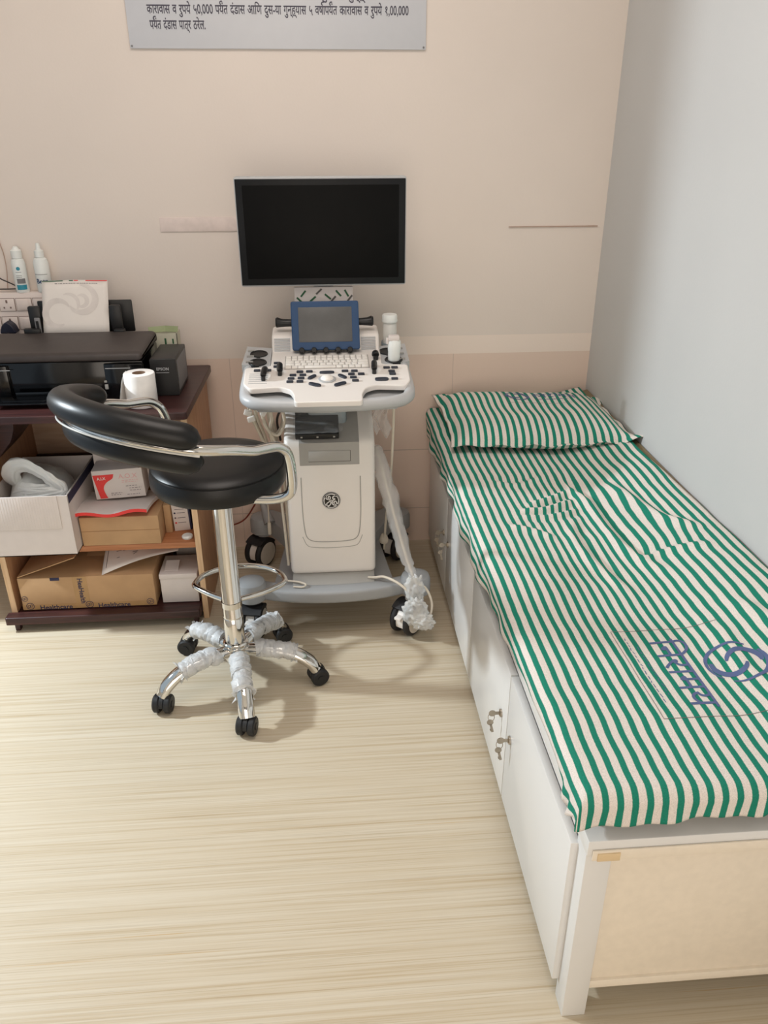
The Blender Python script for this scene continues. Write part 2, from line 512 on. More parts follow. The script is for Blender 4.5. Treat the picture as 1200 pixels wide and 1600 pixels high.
# ------------------------------------------------------------------ bed
BX0, BX1, BY0, BY1 = .400, .955, .895, 2.79
bed = thing('examination_bed', 'long white examination bed with cupboard doors along the right wall', 'bed', (.67, 1.85, 0))
fb = B()
for (x, y) in ((BX0, BY0), (BX1 - .045, BY0), (BX0, BY1 - .045), (BX1 - .045, BY1 - .045)):
    fb.box(x, y, 0, x + .045, y + .045, .44, .002)
fb.box(BX0 + .012, BY0 + .02, .05, BX1, BY1, .07)
fb.box(BX0 + .02, BY0 + .045, .07, BX0 + .03, BY1 - .045, .44)
fb.box(BX0, BY0 + .045, .425, BX0 + .03, BY1 - .045, .44)
for y in (1.39, 1.85, 2.325): fb.box(BX0 + .006, y - .01, .06, BX0 + .04, y + .01, .43)
fb.build('frame', 'white', bed)
B().box(BX0 + .04, BY0 + .010, .08, BX1 - .03, BY0 + .026, .432, .001).build('end_panel', 'endpanel', bed)
B().box(BX0 + .04, BY0 + .004, .072, BX1 - .03, BY0 + .022, .092, .001).build('bottom_rail', 'endpanel', bed)
B().box(BX0 - .004, BY0 - .012, .436, BX1, BY1, .470, .003).box(BX0 - .004, BY0 + .03, .469, BX0 + .010, BY1, .512, .003).build('bed_top', 'white', bed)
B().box(BX0 + .004, BY0 - .016, .430, BX1 - .01, BY0 - .0125, .452, .001).build('edge_strip', 'endpanel', bed)
B().box(BX0 + .012, BY0 - .018, .430, BX0 + .050, BY0 - .0135, .447, .001).build('corner_tape', 'cornertape', bed)
def bed_door(y0, y1, ky):
    d = B().box(BX0 - .013, y0 + .0025, .055, BX0 + .004, y1 - .0025, .412, .0015).build('door', 'white', bed)
    z = .262
    k = B(); k.cyl((BX0 - .012, ky, z), (BX0 - .017, ky, z), .010, n=18); k.box(BX0 - .019, ky - .002, z - .007, BX0 - .0165, ky + .002, z + .007)
    k.build('lock', 'steel', d)
    q = B()
    x = BX0 - .019
    # inserted key: blade stub, bow; second key hanging from a ring
    q.box(x - .012, ky - .0012, z - .004, x + .002, ky + .0012, z + .004)
    q.lathe([(0, -.001), (.0085, -.001), (.0085, .001), (0, .001)], 18, 0, Tm(x - .016, ky, z) @ Rx(pi / 2))
    q.tube([(x - .018 + .0075 * cos(a * pi / 8), ky + .004 * sin(a * pi / 8), z - .012 + .0075 * sin(a * pi / 8)) for a in range(16)], .0009, 6, closed=True)
    mxk = Tm(x - .020, ky - .001, z - .026) @ Ry(radians(-14))
    q.lathe([(0, -.001), (.0078, -.001), (.0078, .001), (0, .001)], 18, 0, mxk @ Rx(pi / 2))
    q.box(-.003, -.001, -.030, .003, .001, -.006, 0, 0, mxk)
    q.box(-.005, -.001, -.026, -.0025, .001, -.020, 0, 0, mxk)
    q.build('key', 'steel', d)
bed_door(BY0 + .035, 1.39, 1.352)
bed_door(1.39, 1.85, 1.445)
bed_door(1.85, 2.325, 2.285)
bed_door(2.325, BY1 - .03, 2.375)

# mattress under the sheet
def sst(a, b, x):
    t = max(0, min(1, (x - a) / (b - a))); return t * t * (3 - 2 * t)
def ztop(x, y):
    return .562 + .062 * sst(.70, .975, x) + .010 * sin(2.1 * y + 1) * sst(.4, .6, x)
mb = B()
mb.box(BX0 + .014, BY0 + .025, .472, XR - .006, BY1 + .015, .545, .02)
mb.sheet(lambda u, v: (.72 + (XR - .004 - .72) * u, .93 + (BY1 - .93) * v, ztop(.72 + .25 * u, .93 + 1.86 * v) - .014 + .010 * sst(.8, 1, u)), 8, 20)
tag(mb.build('mattress', 'olive', None, (.68, 1.85, .471)), 'olive brown mattress edge showing between pillow and right wall', 'mattress')

# creases of the sheet, as ridges in plan: (points, height, half width, stripe shift)
RIDGES = [
    ([(.70, 2.19), (.685, 2.08), (.72, 1.96), (.72, 1.80), (.735, 1.66), (.80, 1.52)], .014, .016, .010),
    ([(.80, 2.05), (.83, 1.92), (.86, 1.78), (.93, 1.68)], .012, .016, -.008),
    ([(.70, 2.04), (.62, 1.99), (.545, 1.955)], .011, .012, .004),
    ([(.69, 1.985), (.60, 1.93), (.51, 1.915)], .011, .011, -.004),
    ([(.70, 1.93), (.60, 1.885), (.50, 1.885)], .008, .010, .003),
    ([(.66, 1.88), (.62, 1.75), (.64, 1.60), (.68, 1.46)], .009, .015, .007),
    ([(.46, 1.83), (.53, 1.80), (.58, 1.755)], .007, .012, -.003),
    ([(.74, 1.62), (.82, 1.63), (.92, 1.60)], .009, .014, .004),
    ([(.47, 2.12), (.56, 2.10), (.66, 2.16)], .006, .014, .003),
    ([(.84, 1.42), (.90, 1.24), (.95, 1.12)], .009, .018, .006),
    ([(.80, 1.34), (.78, 1.20), (.80, 1.10)], .006, .020, .004),
]
def seg_d(p, a, b):
    ax, ay = a; bx, by = b; dx, dy = bx - ax, by - ay
    t = max(0, min(1, ((p[0] - ax) * dx + (p[1] - ay) * dy) / (dx * dx + dy * dy)))
    ex, ey = p[0] - ax - t * dx, p[1] - ay - t * dy
    side = dx * ey - dy * ex
    return sqrt(ex * ex + ey * ey), (1 if side > 0 else -1), t
SMOOTHED = [([tuple(v[:2]) for v in smooth_path([(x, y, 0) for x, y in pts], 4)], h, w, s) for pts, h, w, s in RIDGES]
def crease(x, y):
    z = 0; du = 0
    for pts, h, w, s in SMOOTHED:
        best = None
        n = len(pts) - 1
        for i in range(n):
            d, sd, t = seg_d((x, y), pts[i], pts[i + 1])
            if best is None or d < best[0]: best = (d, sd, (i + t) / n)
        d, sd, t = best
        if d > 5 * w: continue
        fade = min(1, t * 5, (1 - t) * 5) if 0 < t < 1 else 0
        z += h * fade * exp(-(d / w) ** 2) - .35 * h * fade * exp(-((d - 2 * w) / w) ** 2) * (sd > 0)
        du += s * fade * exp(-(d / (2.2 * w)) ** 2)
    q = Vector((x * 5, y * 5, 0)); q2 = Vector((x * 14, y * 9, 3))
    z += .004 * noise.noise(q) + .0022 * noise.noise(q2)
    du += .004 * noise.noise(Vector((x * 3, y * 6, 9))) + .0015 * noise.noise(Vector((x * 8, y * 22, 5)))
    return z, du
RR = .028
def edge(s):
    """(horizontal run, drop) of cloth rolling over a rounded edge"""
    if s < 0: return 0, RR - s
    if s < RR * pi / 2: return RR * (1 - cos(s / RR)), RR * (1 - sin(s / RR))
    return s - RR * (pi / 2 - 1), 0
SX0, SY0 = .372, .884
def sheet_z(x, y): 
    z, du = crease(x, y); return ztop(x, y) + z
sb = B()
NU, NV = 120, 330
S0, S1, T0, T1 = -.058, XR - .006 - SX0 + RR * .57, -.036, BY1 + .02 - SY0 + RR * .57
uvs = {}
grid = []
for i in range(NU + 1):
    row = []
    for j in range(NV + 1):
        t = T0 + (T1 - T0) * j / NV
        yy = SY0 + edge(t)[0]
        hang = .004 + .054 * sst(1.05, 1.75, yy) + .026 * exp(-((yy - .925) / .05) ** 2)
        s = -hang + (S1 - .022 * sst(1.7, 2.4, yy) + hang) * i / NU
        hx, dx = edge(s); hy, dy = edge(t)
        x, y = SX0 + hx, SY0 + hy
        z, du = crease(x, y)
        drop = max(dx, dy)
        zz = ztop(x, y) + z * (1 - min(1, drop / RR)) - drop
        k = max(0, dx - RR) / .058 * .7
        if k > 0:      # left hem: wavy, hangs unevenly
            x += k * (.008 * sin(y * 21) + .006 * sin(y * 47 + 1) - .004)
            zz += k * (.012 * sin(y * 9 + .5) + .006 * sin(y * 31))
            gather = exp(-((y - .935) / .035) ** 2)
            x -= k * gather * .020 * (1 + sin(y * 160)); zz -= k * gather * .03
            du += k * .006 * sin(y * 25)
        k2 = max(0, dy - RR) / .040
        if k2 > 0:
            y += k2 * (.004 * sin(x * 34) + .003 * sin(x * 80))
            tuck = exp(-((x - .70) / .02) ** 2)
            y += k2 * .012 * tuck; zz += k2 * (.006 * tuck + .004 * sin(x * 14))
        v = sb._v((x, y, zz)); uvs[v] = (s + du, t); row.append(v)
    grid.append(row)
uvl = sb.bm.loops.layers.uv.new('UVMap')
for i in range(NU):
    for j in range(NV):
        f = sb._f([grid[i][j], grid[i + 1][j], grid[i + 1][j + 1], grid[i][j + 1]])
        for l in f.loops: l[uvl].uv = uvs[l.vert]
sheet = sb.build('bed_sheet', 'stripes', None, (.67, 1.85, .56), angle=180, flip=False)
q = sheet.modifiers.new('thickness', 'SOLIDIFY'); q.thickness = .0016; q.offset = -1
tag(sheet, 'wrinkled green and white striped cotton sheet covering the bed', 'bed sheet')

def strokes(b, lines, w, m, remap, dens=.01):
    """flat printed strokes following a surface"""
    for a, c in lines:
        a = Vector((*a, 0)); c = Vector((*c, 0)); d = (c - a); L = d.length; d.normalize(); n = Vector((-d.y, d.x, 0)) * w / 2
        k = max(1, int(L / dens)); prev = None
        for i in range(k + 1):
            p = a + d * L * i / k
            cur = (b._v(remap(p + n)), b._v(remap(p - n)))
            if prev: b._f([prev[0], prev[1], cur[1], cur[0]], m)
            prev = cur
def swirl(b, c, r, m, remap, sx=1, a0=0):
    """round emblem: an open ring with two curved leaf strokes inside"""
    def arc(rad, a, e, w0, w1, cx=0, cy=0, n=22):
        prev = None
        for i in range(n + 1):
            t = i / n; th = a + (e - a) * t + a0; w = (w0 + (w1 - w0) * t) * (sin(pi * (t * .9 + .05)) ** .5)
            pp = []
            for q_ in (rad + w / 2, rad - w / 2):
                pp.append(b._v(remap(Vector((c[0] + sx * r * (cx + q_ * cos(th)), c[1] + r * (cy + q_ * sin(th)), 0)))))
            if prev: b._f([prev[0], prev[1], pp[1], pp[0]], m)
            prev = pp
    arc(.92, .3, 3.3, .16, .10); arc(.92, 3.6, 6.1, .10, .18)
    arc(.52, -.9, 2.3, .26, .20, .25, 0); arc(.52, 2.2, 5.4, .26, .2, -.25, 0)
onsheet = lambda p: Vector((p.x, p.y, sheet_z(p.x, p.y) + .0007))
st = B()
# the hospital stamp, its writing turned a quarter
MXS = Matrix(((0, 1, 0, .585), (-1, 0, 0, 1.335), (0, 0, 1, 0), (0, 0, 0, 1)))
strokes(st, [((.575, 1.335), (.80, 1.335)), ((.575, 1.335), (.575, 1.055)), ((.575, 1.055), (.80, 1.055))], .0012, 1, onsheet)
st.text('िनरामय', .082, Tm(.640, 1.300, 0) @ Rz(-pi / 2), 0, ext=0, remap=onsheet)
swirl(st, (.775, 1.195), .060, 0, onsheet, 1, .6)
for (x, y0, y1) in ((.596, 1.31, 1.10), (.612, 1.28, 1.12)):
    y = y0
    while y > y1:
        l = random.uniform(.006, .014)
        strokes(st, [((x, y), (x + random.uniform(-.002, .003), y - l))], .0016, 0, onsheet); y -= l + random.uniform(.003, .006)
st.build('printed_stamp', ['stamp', 'stampline'], sheet, flip=False)

# pillow
PX, PY, PW, PD = .690, 2.520, .600, .470
def pz(x, y): return ztop(min(x, XR - .02), y)
def pillow_pt(u, v, top):
    """u across, v along the bed, both -1..1"""
    a, b_ = abs(u), abs(v)
    fl = .93
    x = PX + PW / 2 * u; y = PY + PD / 2 * v
    # pulled-in sides, ears at the corners
    x -= math.copysign(.020 * (1 - b_ ** 2.5), u) * a ** 3
    y -= math.copysign(.022 * (1 - a ** 2.5), v) * b_ ** 3
    iu, iv = min(1, a / fl), min(1, b_ / fl)
    h = (max(0, (1 - iu ** 3.2)) * max(0, (1 - iv ** 3.0))) ** .52
    y -= .17 * (x - PX)
    base = .568 + .45 * (pz(x, y) - .568) + .006
    lift = .020 + .026 * sst(.75, 1, u) * sst(.7, 1, -v) + .022 * sst(-.2, 1, v) * (1 - .6 * sst(-.5, 1, u)) - .010 * sst(.3, 1, u) * sst(-.2, 1, v)
    e = base + lift
    z = e + .062 * h * (1 + .05 * noise.noise(Vector((u * 2, v * 2, 4)))) if top else max(base, e - .035 * h)
    z += .005 * noise.noise(Vector((x * 14, y * 9, 1))) * (1 if top else 0)
    if a > fl or b_ > fl: z += .004 * sin(x * 60) + .004 * sin(y * 50)
    return x, y, z
pb = B(); uvp = {}
gt = []; gb = []
NPu, NPv = 90, 64
for i in range(NPu + 1):
    rt, rb = [], []
    for j in range(NPv + 1):
        u, v = -1 + 2 * i / NPu, -1 + 2 * j / NPv
        co = pillow_pt(u, v, True); vt = pb._v(co); uvp[vt] = (PW / 2 * u + .003 * noise.noise(Vector((co[0] * 6, co[1] * 8, 2))), v); rt.append(vt)
        if i in (0, NPu) or j in (0, NPv): rb.append(vt)
        else:
            vb = pb._v(pillow_pt(u, v, False)); uvp[vb] = (PW / 2 * u, v); rb.append(vb)
    gt.append(rt); gb.append(rb)
uvl = pb.bm.loops.layers.uv.new('UVMap')
for i in range(NPu):
    for j in range(NPv):
        for g, rev in ((gt, 0), (gb, 1)):
            vs = [g[i][j], g[i + 1][j], g[i + 1][j + 1], g[i][j + 1]]
            f = pb._f(vs[::-1] if rev else vs)
            if f:
                for l in f.loops: l[uvl].uv = uvp[l.vert]
pillow = pb.build('pillow', 'stripes', None, (PX, PY, .57), angle=180, flip=False)
tag(pillow, 'green and white striped pillow at the far end of the bed', 'pillow')
def onpillow(p):
    u = (p.x - PX) / (PW / 2); v = (p.y - PY) / (PD / 2)
    c = pillow_pt(u, v, True); return Vector((c[0], c[1], c[2] + .0012))
ps = B()
swirl(ps, (.665, 2.615), .042, 0, onpillow, 1, .3)
ps.text('िनरामय', .055, Tm(.720, 2.595, 0), 0, ext=0, remap=onpillow)
strokes(ps, [((.722 + .0, 2.58), (.83, 2.58))], .003, 0, onpillow)
strokes(ps, [((.62, 2.55), (.87, 2.545)), ((.62, 2.55), (.62, 2.67))], .0014, 1, onpillow)
ps.build('printed_stamp', ['stamp', 'stampline'], pillow, flip=False)

# ------------------------------------------------------------------ stool
SC = Vector((-.290, 1.958, 0)); PHI = radians(44.3)
stool = thing('swivel_stool', 'black padded swivel stool with chrome arms and five casters', 'stool', (SC.x, SC.y, 0))
FD = Vector((cos(PHI), sin(PHI), 0)); RT = Vector((sin(PHI), -cos(PHI), 0))
def SL(f, l, z): return SC + FD * f + RT * l + Vector((0, 0, z))
# seat: upholstered disc with a crease where top meets the side band
R0 = .178
B().lathe([(0, .648), (R0 - .03, .648), (R0 - .008, .654), (R0, .668), (R0 + .001, .690), (R0 - .003, .7065), (R0 - .007, .7075), (R0 - .007, .711), (R0 - .016, .721), (R0 - .045, .728), (.08, .731), (0, .732)], 64, 0, Tm(*SC)).build('seat', 'leather', stool)
B().lathe([(0, .630), (.075, .630), (.078, .648), (0, .649)], 24, 0, Tm(*SC)).build('seat_plate', 'chrome', stool)
# arm tube: one bent tube from under the seat, round the back, to the other side
AR, AC, AZ, TLT = .262, -.089, .822, .326
def back_u(k):
    """k -1..1 along the half circle of the back"""
    a = pi / 2 * k
    return SL(AC - AR * cos(a), -AR * sin(a), AZ + TLT * AR * cos(a) + .016 * sst(.55, .95, abs(k)))
def arm(sg):
    return [SL(-.05, sg * .07, .650), SL(-.025, sg * .14, .658), SL(.01, sg * .205, .664), SL(.028, sg * .238, .678), SL(.034, sg * .250, .702),
            SL(.030, sg * .256, .745), SL(.020, sg * .260, .790), SL(.006, sg * .262, .812), SL(-.02, sg * .262, .828), SL(-.06, sg * .262, .834)]
path = arm(1) + [back_u(-1 + 2 * i / 16) for i in range(17)] + arm(-1)[::-1]
B().tube(smooth_path(path, 5), .0125, 14).build('arm_tube', 'chrome', stool)
# back pad: upper roll and thinner lower band
def pad(r_up, dz, din, r, flat, k0, k1, cap=.06, n=60):
    pts, rad = [], []
    for i in range(n + 1):
        t = i / n; k = k0 + (k1 - k0) * t; a = pi / 2 * k
        rr = AR + din
        pts.append(SL(AC - rr * cos(a), -rr * sin(a), AZ + TLT * AR * cos(a) + dz + r_up * cos(a)))
        e = min(t, 1 - t) / cap
        rad.append((1 + .12 * cos(a)) * r * sqrt(max(.02, 1 - (1 - min(1, e)) ** 2)))
    return pts, rad
pts, rad = pad(.006, .031, .006, .031, 1.0, -.70, .86)
bp_ = B().tube(pts, rad, 18, flat=.92)
pts2, rad2 = pad(-.004, -.024, -.012, .027, 1.3, -.71, .82)
bp_.tube(pts2, rad2, 18, flat=1.15)
back = bp_.build('backrest', 'leather', stool, angle=70)
B().tube([SL(AC - (AR + .026) * cos(pi / 2 * k), -(AR + .026) * sin(pi / 2 * k), AZ + TLT * AR * cos(pi / 2 * k) + .0) for k in [-.68 + 1.1 * i / 50 for i in range(51)]], .0026, 8).build('piping', 'piping', back)
# column
B().lathe([(0, .235), (.0285, .235), (.0285, .238), (.0275, .24), (.0262, .632), (0, .633)], 32, 0, Tm(*SC)).build('column', 'chrome', stool)
B().lathe([(0, .10), (.0285, .10), (.029, .232), (.027, .235), (0, .235)], 32, 0, Tm(*SC)).build('gas_cylinder', 'chrome', stool)
# foot ring: eccentric, clamped to the column, reaching towards the wall
fr = B()
fc = SC + Vector((.014, .105, .278))
ringpts = [fc + Vector((.134 * cos(a), .108 * sin(a), 0)) for a in [pi * i / 24 for i in range(25)]]
ringpts += [fc + Vector((-.118, -.022, 0)), fc + Vector((-.075, -.060, 0)), fc + Vector((-.035, -.088, 0)), fc + Vector((-.012, -.096, 0)), fc + Vector((.010, -.088, 0)), fc + Vector((.070, -.060, 0)), fc + Vector((.118, -.022, 0))]
fr.tube(smooth_path(ringpts, 3, closed=True), .0082, 10, closed=True)
fr.lathe([(.0265, .268), (.0295, .269), (.0295, .287), (.0265, .288)], 32, 0, Tm(*SC))
fr.build('foot_ring', 'chrome', stool)
B().lathe([(0, .088), (.034, .088), (.036, .128), (.0375, .131), (.0375, .136), (.036, .138), (.0375, .140), (.0375, .146), (.034, .150), (.028, .152), (0, .152)], 32, 0, Tm(*SC)).build('hub', 'chrome', stool)
random.seed(3)
for k, ang in enumerate((209.6, 281.0, 353.6, 60.0, 136.0)):
    a = radians(ang); d = Vector((cos(a), sin(a), 0)); t = Vector((-sin(a), cos(a), 0))
    prof = smooth_path([SC + d * .03 + Vector((0, 0, .118)), SC + d * .10 + Vector((0, 0, .120)), SC + d * .17 + Vector((0, 0, .106)), SC + d * .215 + Vector((0, 0, .078)), SC + d * .235 + Vector((0, 0, .050))], 7)
    n = len(prof)
    leg = B().tube(prof, [.022 + .002 * sin(pi * i / n) for i in range(n)], 14, flat=.78).build('leg', 'chrome', stool)
    cb = B()
    cc = SC + d * .232
    ca = a + (.9, -.4, .5, -.7, .6)[k]
    ax = Vector((-sin(ca), cos(ca), 0)); hd = Vector((cos(ca), sin(ca), 0))
    cc = cc + hd * .008
    for sg in (-1, 1):
        c0 = cc + ax * sg * .006 + Vector((0, 0, .0275)); c1 = cc + ax * sg * .026 + Vector((0, 0, .0275))
        cb.cyl(c0, c1, .0275, n=24, bev=.004)
        cb.cyl(c1, c1 + ax * sg * .002, .010, n=16)
    cb.cyl(SC + d * .235 + Vector((0, 0, .020)), SC + d * .235 + Vector((0, 0, .056)), .010)
    # hood
    cb.prism([(cos(q_) * .024, sin(q_) * .024) for q_ in [pi * i / 14 for i in range(15)]] + [(-.024, -.004), (.024, -.004)], -.0058, .0058, 0,
             Tm(cc.x, cc.y, .0305) @ Rz(ca) @ Rx(pi / 2))
    cb.build('caster', 'castor', leg)
    # crumpled bubble wrap left round the inner part of the leg
    w = B(); wp = []; wr = []
    span = (.52, .62, .52, .66, .66)[k]
    m_ = int(n * span)
    for i in range(3, m_):
        wp.append(prof[i] + Vector((random.uniform(-.003, .003), random.uniform(-.003, .003), random.uniform(-.002, .004)))); wr.append(random.uniform(.0245, .029))
    wr[-1] = .033; wr[-2] = .027
    wp2 = smooth_path(wp, 5); m2 = len(wp2)
    wr2 = [wr[min(len(wr) - 1, i // 5)] * (1 + random.uniform(-.05, .05)) for i in range(m2)]
    w.tube(wp2, wr2, 30, flat=.9, jitter=.075)
    tip = wp[-1]
    for q_ in range(7):
        an = q_ * 2 * pi / 7
        o_ = t * cos(an) * .024 + Vector((0, 0, 1)) * sin(an) * .020
        e_ = tip + o_ * random.uniform(1.2, 1.8) + d * random.uniform(.005, .02)
        s1 = t * .008 + Vector((0, 0, random.uniform(-.006, .006)))
        w._f([w._v(tip + o_ * .8 - s1), w._v(tip + o_ * .8 + s1), w._v(e_ + s1 * .8), w._v(e_ - s1 * .6)])
    w.build('plastic_wrap', 'wrap', leg, angle=75)

# ------------------------------------------------------------------ ultrasound machine
us = thing('ultrasound_machine', 'white ultrasound cart with large black monitor and grey control console', 'ultrasound machine', (.006, 2.4, 0))
def rpoly(pts, r=.02, n=5):
    """polygon with rounded corners"""
    out = []
    k = len(pts)
    for i in range(k):
        a, b, c = Vector(pts[i - 1]), Vector(pts[i]), Vector(pts[(i + 1) % k])
        d0 = (a - b); d1 = (c - b); q = min(r, d0.length * .45, d1.length * .45)
        p0 = b + d0.normalized() * q; p1 = b + d1.normalized() * q
        for j in range(n + 1):
            t = j / n
            v = p0 * (1 - t) ** 2 + b * 2 * t * (1 - t) + p1 * t * t
            out.append((v.x, v.y))
    return out
MXB = Matrix(((0, 0, 1, 0), (1, 0, 0, 0), (0, 1, 0, 0), (0, 0, 0, 1)))
def side_prism(b, poly, x0, x1, m=0, bev=0):
    t = bmesh.new()
    a = [t.verts.new((x0, y, z)) for y, z in poly]; c = [t.verts.new((x1, y, z)) for y, z in poly]
    n = len(poly); f0 = t.faces.new(a[::-1]); f1 = t.faces.new(c)
    for i in range(n): t.faces.new([a[i], a[(i + 1) % n], c[(i + 1) % n], c[i]])
    bmesh.ops.recalc_face_normals(t, faces=t.faces[:])
    if bev: bmesh.ops.bevel(t, geom=list(f0.edges) + list(f1.edges), offset=bev, segments=3, profile=.5, affect='EDGES')
    b.merge(t, m)
# base with bowed front bumper and four pods
bs = B()
arc_ = [pi * (-.5 + i / 24) for i in range(25)]
sec_ = rpoly([(-.027, -.022), (.027, -.022), (.027, .022), (-.027, .022)], .011, 3)
rings_ = []
for a in arc_:
    ct = Vector((.006 + .262 * sin(a), 2.262 - .072 * cos(a) ** 1.2, .150)); nr = Vector((sin(a) * .35, -cos(a) - .25, 0)).normalized()
    rings_.append([bs._v(ct + nr * p[0] + Vector((0, 0, p[1]))) for p in sec_])
for r0_, r1_ in zip(rings_, rings_[1:]):
    for k in range(len(sec_)):
        bs._f([r0_[k], r0_[(k + 1) % len(sec_)], r1_[(k + 1) % len(sec_)], r1_[k]])
for x, y in ((-.262, 2.222), (.272, 2.222), (-.252, 2.70), (.256, 2.70)):
    bs.lathe([(0, .124), (.040, .124), (.049, .132), (.049, .176), (.044, .190), (.030, .198), (0, .200)], 30, 0, Tm(x, y, 0))
for sx in (-1, 1):
    x = .006 + sx * .25
    bs.prism(rpoly([(.006 + sx * .10, 2.50), (.006 + sx * .12, 2.45), (x - .02 * sx, 2.655), (x + .030 * sx, 2.70), (x - .02 * sx, 2.74), (.006 + sx * .08, 2.62)], .02), .135, .20, 0, bev=.003)
bs.prism(rpoly([(-.19, 2.23), (.202, 2.23), (.162, 2.64), (-.15, 2.64)], .03), .134, .162, 0)
bs.build('base', 'base', us)
q = B(); side_prism(q, [(2.205, .140), (2.205, .164), (2.262, .192), (2.60, .20), (2.60, .14)], -.128, .140, 0, .004); q.build('plinth', 'mgrey', us)
def med_caster(x, y, ang, brake):
    c = B()
    c.cyl((x, y, .085), (x, y, .128), .020, m=0)
    d = Vector((cos(ang), sin(ang), 0)); ax = Vector((-sin(ang), cos(ang), 0))
    cx = Vector((x, y, .057)) + d * .022
    mx = Matrix.Translation(cx) @ Rz(ang) @ Rx(pi / 2)
    sec = [(cos(a) * .047, sin(a) * .047) for a in [radians(-25 + 190 * i / 18) for i in range(19)]] + [(cos(a) * .030, sin(a) * .030) for a in [radians(165 - 190 * i / 18) for i in range(19)]]
    c.prism(sec, -.0135, .0135, 0, mx)
    hood = [(cos(a) * .060, sin(a) * .060) for a in [radians(50 + 95 * i / 12) for i in range(13)]] + [(cos(a) * .044, sin(a) * .044) for a in [radians(145 - 95 * i / 12) for i in range(13)]]
    c.prism(hood, -.036, .036, 1, mx)
    c.prism([(-.03, -.02), (.03, -.02), (.03, .03), (-.03, .03)], -.010, .010, 0, mx)
    if brake: c.box(.036, -.012, -.004, .060, .012, .006, .003, 0, Matrix.Translation(cx) @ Rz(ang) @ Tm(0, 0, .02))
    co = c.build('caster', ['mwhite', 'tyre'], us)
    for sg in (-1, 1):
        w = B()
        wx = Matrix.Translation(cx + ax * sg * .025) @ Rz(ang) @ Rx(pi / 2 * (1 if sg < 0 else -1))
        w.lathe([(0, -.010), (.048, -.010), (.055, -.006), (.057, 0), (.055, .006), (.050, .0105)], 36, 0, wx)
        w.lathe([(.050, .0105), (.0435, .0122)], 36, 0, wx)
        w.lathe([(.0435, .0122), (.038, .0130), (.012, .0135), (0, .0138)], 36, 1, wx)
        w.build('wheel', ['tyre', 'hub'], co)
med_caster(.256, 2.195, radians(-130), True)
med_caster(-.258, 2.218, radians(-100), True)
med_caster(-.256, 2.690, radians(-125), False)
med_caster(.256, 2.700, radians(-128), False)
# body, lofted side profile
BXL, BXR = -.132, .144
prof = rpoly([(2.250, .188), (2.250, .650), (2.330, .690), (2.42, .735), (2.62, .735), (2.62, .188)], .022, 5)
bb = B(); side_prism(bb, prof, BXL, BXR, 0, .016)
body = bb.build('body', 'mwhite', us, angle=50)
# U-shaped groove pressed in the front panel
gv = B()
def groove(pts, r=.0022):
    gv.tube(smooth_path(pts, 4), r, 6)
gx0, gx1 = -.085, .098
groove([(gx0, 2.2495, .535), (gx0, 2.2495, .42), (gx0 + .004, 2.2495, .355), (gx0 + .012, 2.2495, .325), (gx0 + .035, 2.2495, .312), (0, 2.2495, .309), (gx1 - .035, 2.2495, .312), (gx1 - .012, 2.2495, .325), (gx1 - .004, 2.2495, .355), (gx1, 2.2495, .42), (gx1, 2.2495, .535)], .0016)
groove([(gx0 - .004, 2.2496, .330), (gx0 + .010, 2.2496, .298), (gx0 + .035, 2.2496, .290), (0, 2.2496, .287), (gx1 - .035, 2.2496, .290), (gx1 - .010, 2.2496, .298), (gx1 + .004, 2.2496, .33)], .0010)
gv.build('panel_groove', 'mgrey', body)
# recessed grey drawer panel and the channel above it
dp = B(); side_prism(dp, [(2.2482, .575), (2.2482, .648), (2.330, .6935), (2.42, .7385), (2.52, .7385), (2.52, .60), (2.26, .575)], -.086, .096, 0)
dpo = dp.build('media_panel', 'mgrey', us)
dr = B(); dr.box(-.058, 2.2462, .588, .068, 2.249, .622, .001); dr.box(-.0585, 2.2468, .5865, .0685, 2.2481, .589, 0, 1); dr.box(.068, 2.2468, .587, .0695, 2.2481, .622, 0, 1)
dr.build('drive_door', ['mgrey', 'mdark'], dpo)
# round badge: script monogram inside an ornamental ring
bd = B()
MB_ = Matrix(((1, 0, 0, .006), (0, 0, -1, 2.2494), (0, 1, 0, .455), (0, 0, 0, 1)))
bd.lathe([(0, 0), (.0285, 0), (.0285, .0022), (.0275, .003), (0, .003)], 40, 0, MB_)
bd.lathe([(.0262, .0031), (.0262, .0036), (.0270, .0036), (.0270, .0031)], 40, 1, MB_)
def stroke2(pts, w):
    P = smooth_path([(x, y, 0) for x, y in pts], 6); prev = None; n = len(P)
    for i, p in enumerate(P):
        d = (P[min(i + 1, n - 1)] - P[max(i - 1, 0)]).normalized(); nn = Vector((-d.y, d.x, 0))
        ww = w[0] + (w[1] - w[0]) * i / (n - 1) if isinstance(w, tuple) else w
        cur = [bd._v(MB_ @ (p + nn * ww / 2 + Vector((0, 0, .0036)))), bd._v(MB_ @ (p - nn * ww / 2 + Vector((0, 0, .0036))))]
        if prev: bd._f([prev[0], prev[1], cur[1], cur[0]], 1)
        prev = cur
u = .00122
stroke2([(-14 * u, 8 * u), (-11 * u, 5 * u), (-6 * u, 4 * u), (-2.6 * u, 7 * u), (-3.5 * u, 12 * u), (-6.5 * u, 12.4 * u), (-8 * u, 8 * u), (-5 * u, 3 * u), (-1.5 * u, -1 * u), (-1.8 * u, -8 * u), (-6 * u, -13.5 * u), (-11 * u, -12.5 * u), (-12 * u, -8 * u), (-8 * u, -4 * u), (-2.5 * u, -.5 * u), (1 * u, 2.5 * u)], .0032)
stroke2([(8 * u, 12.5 * u), (4.5 * u, 11 * u), (4.2 * u, 6.5 * u), (7.5 * u, 5 * u), (9.5 * u, 7 * u)], .0034)
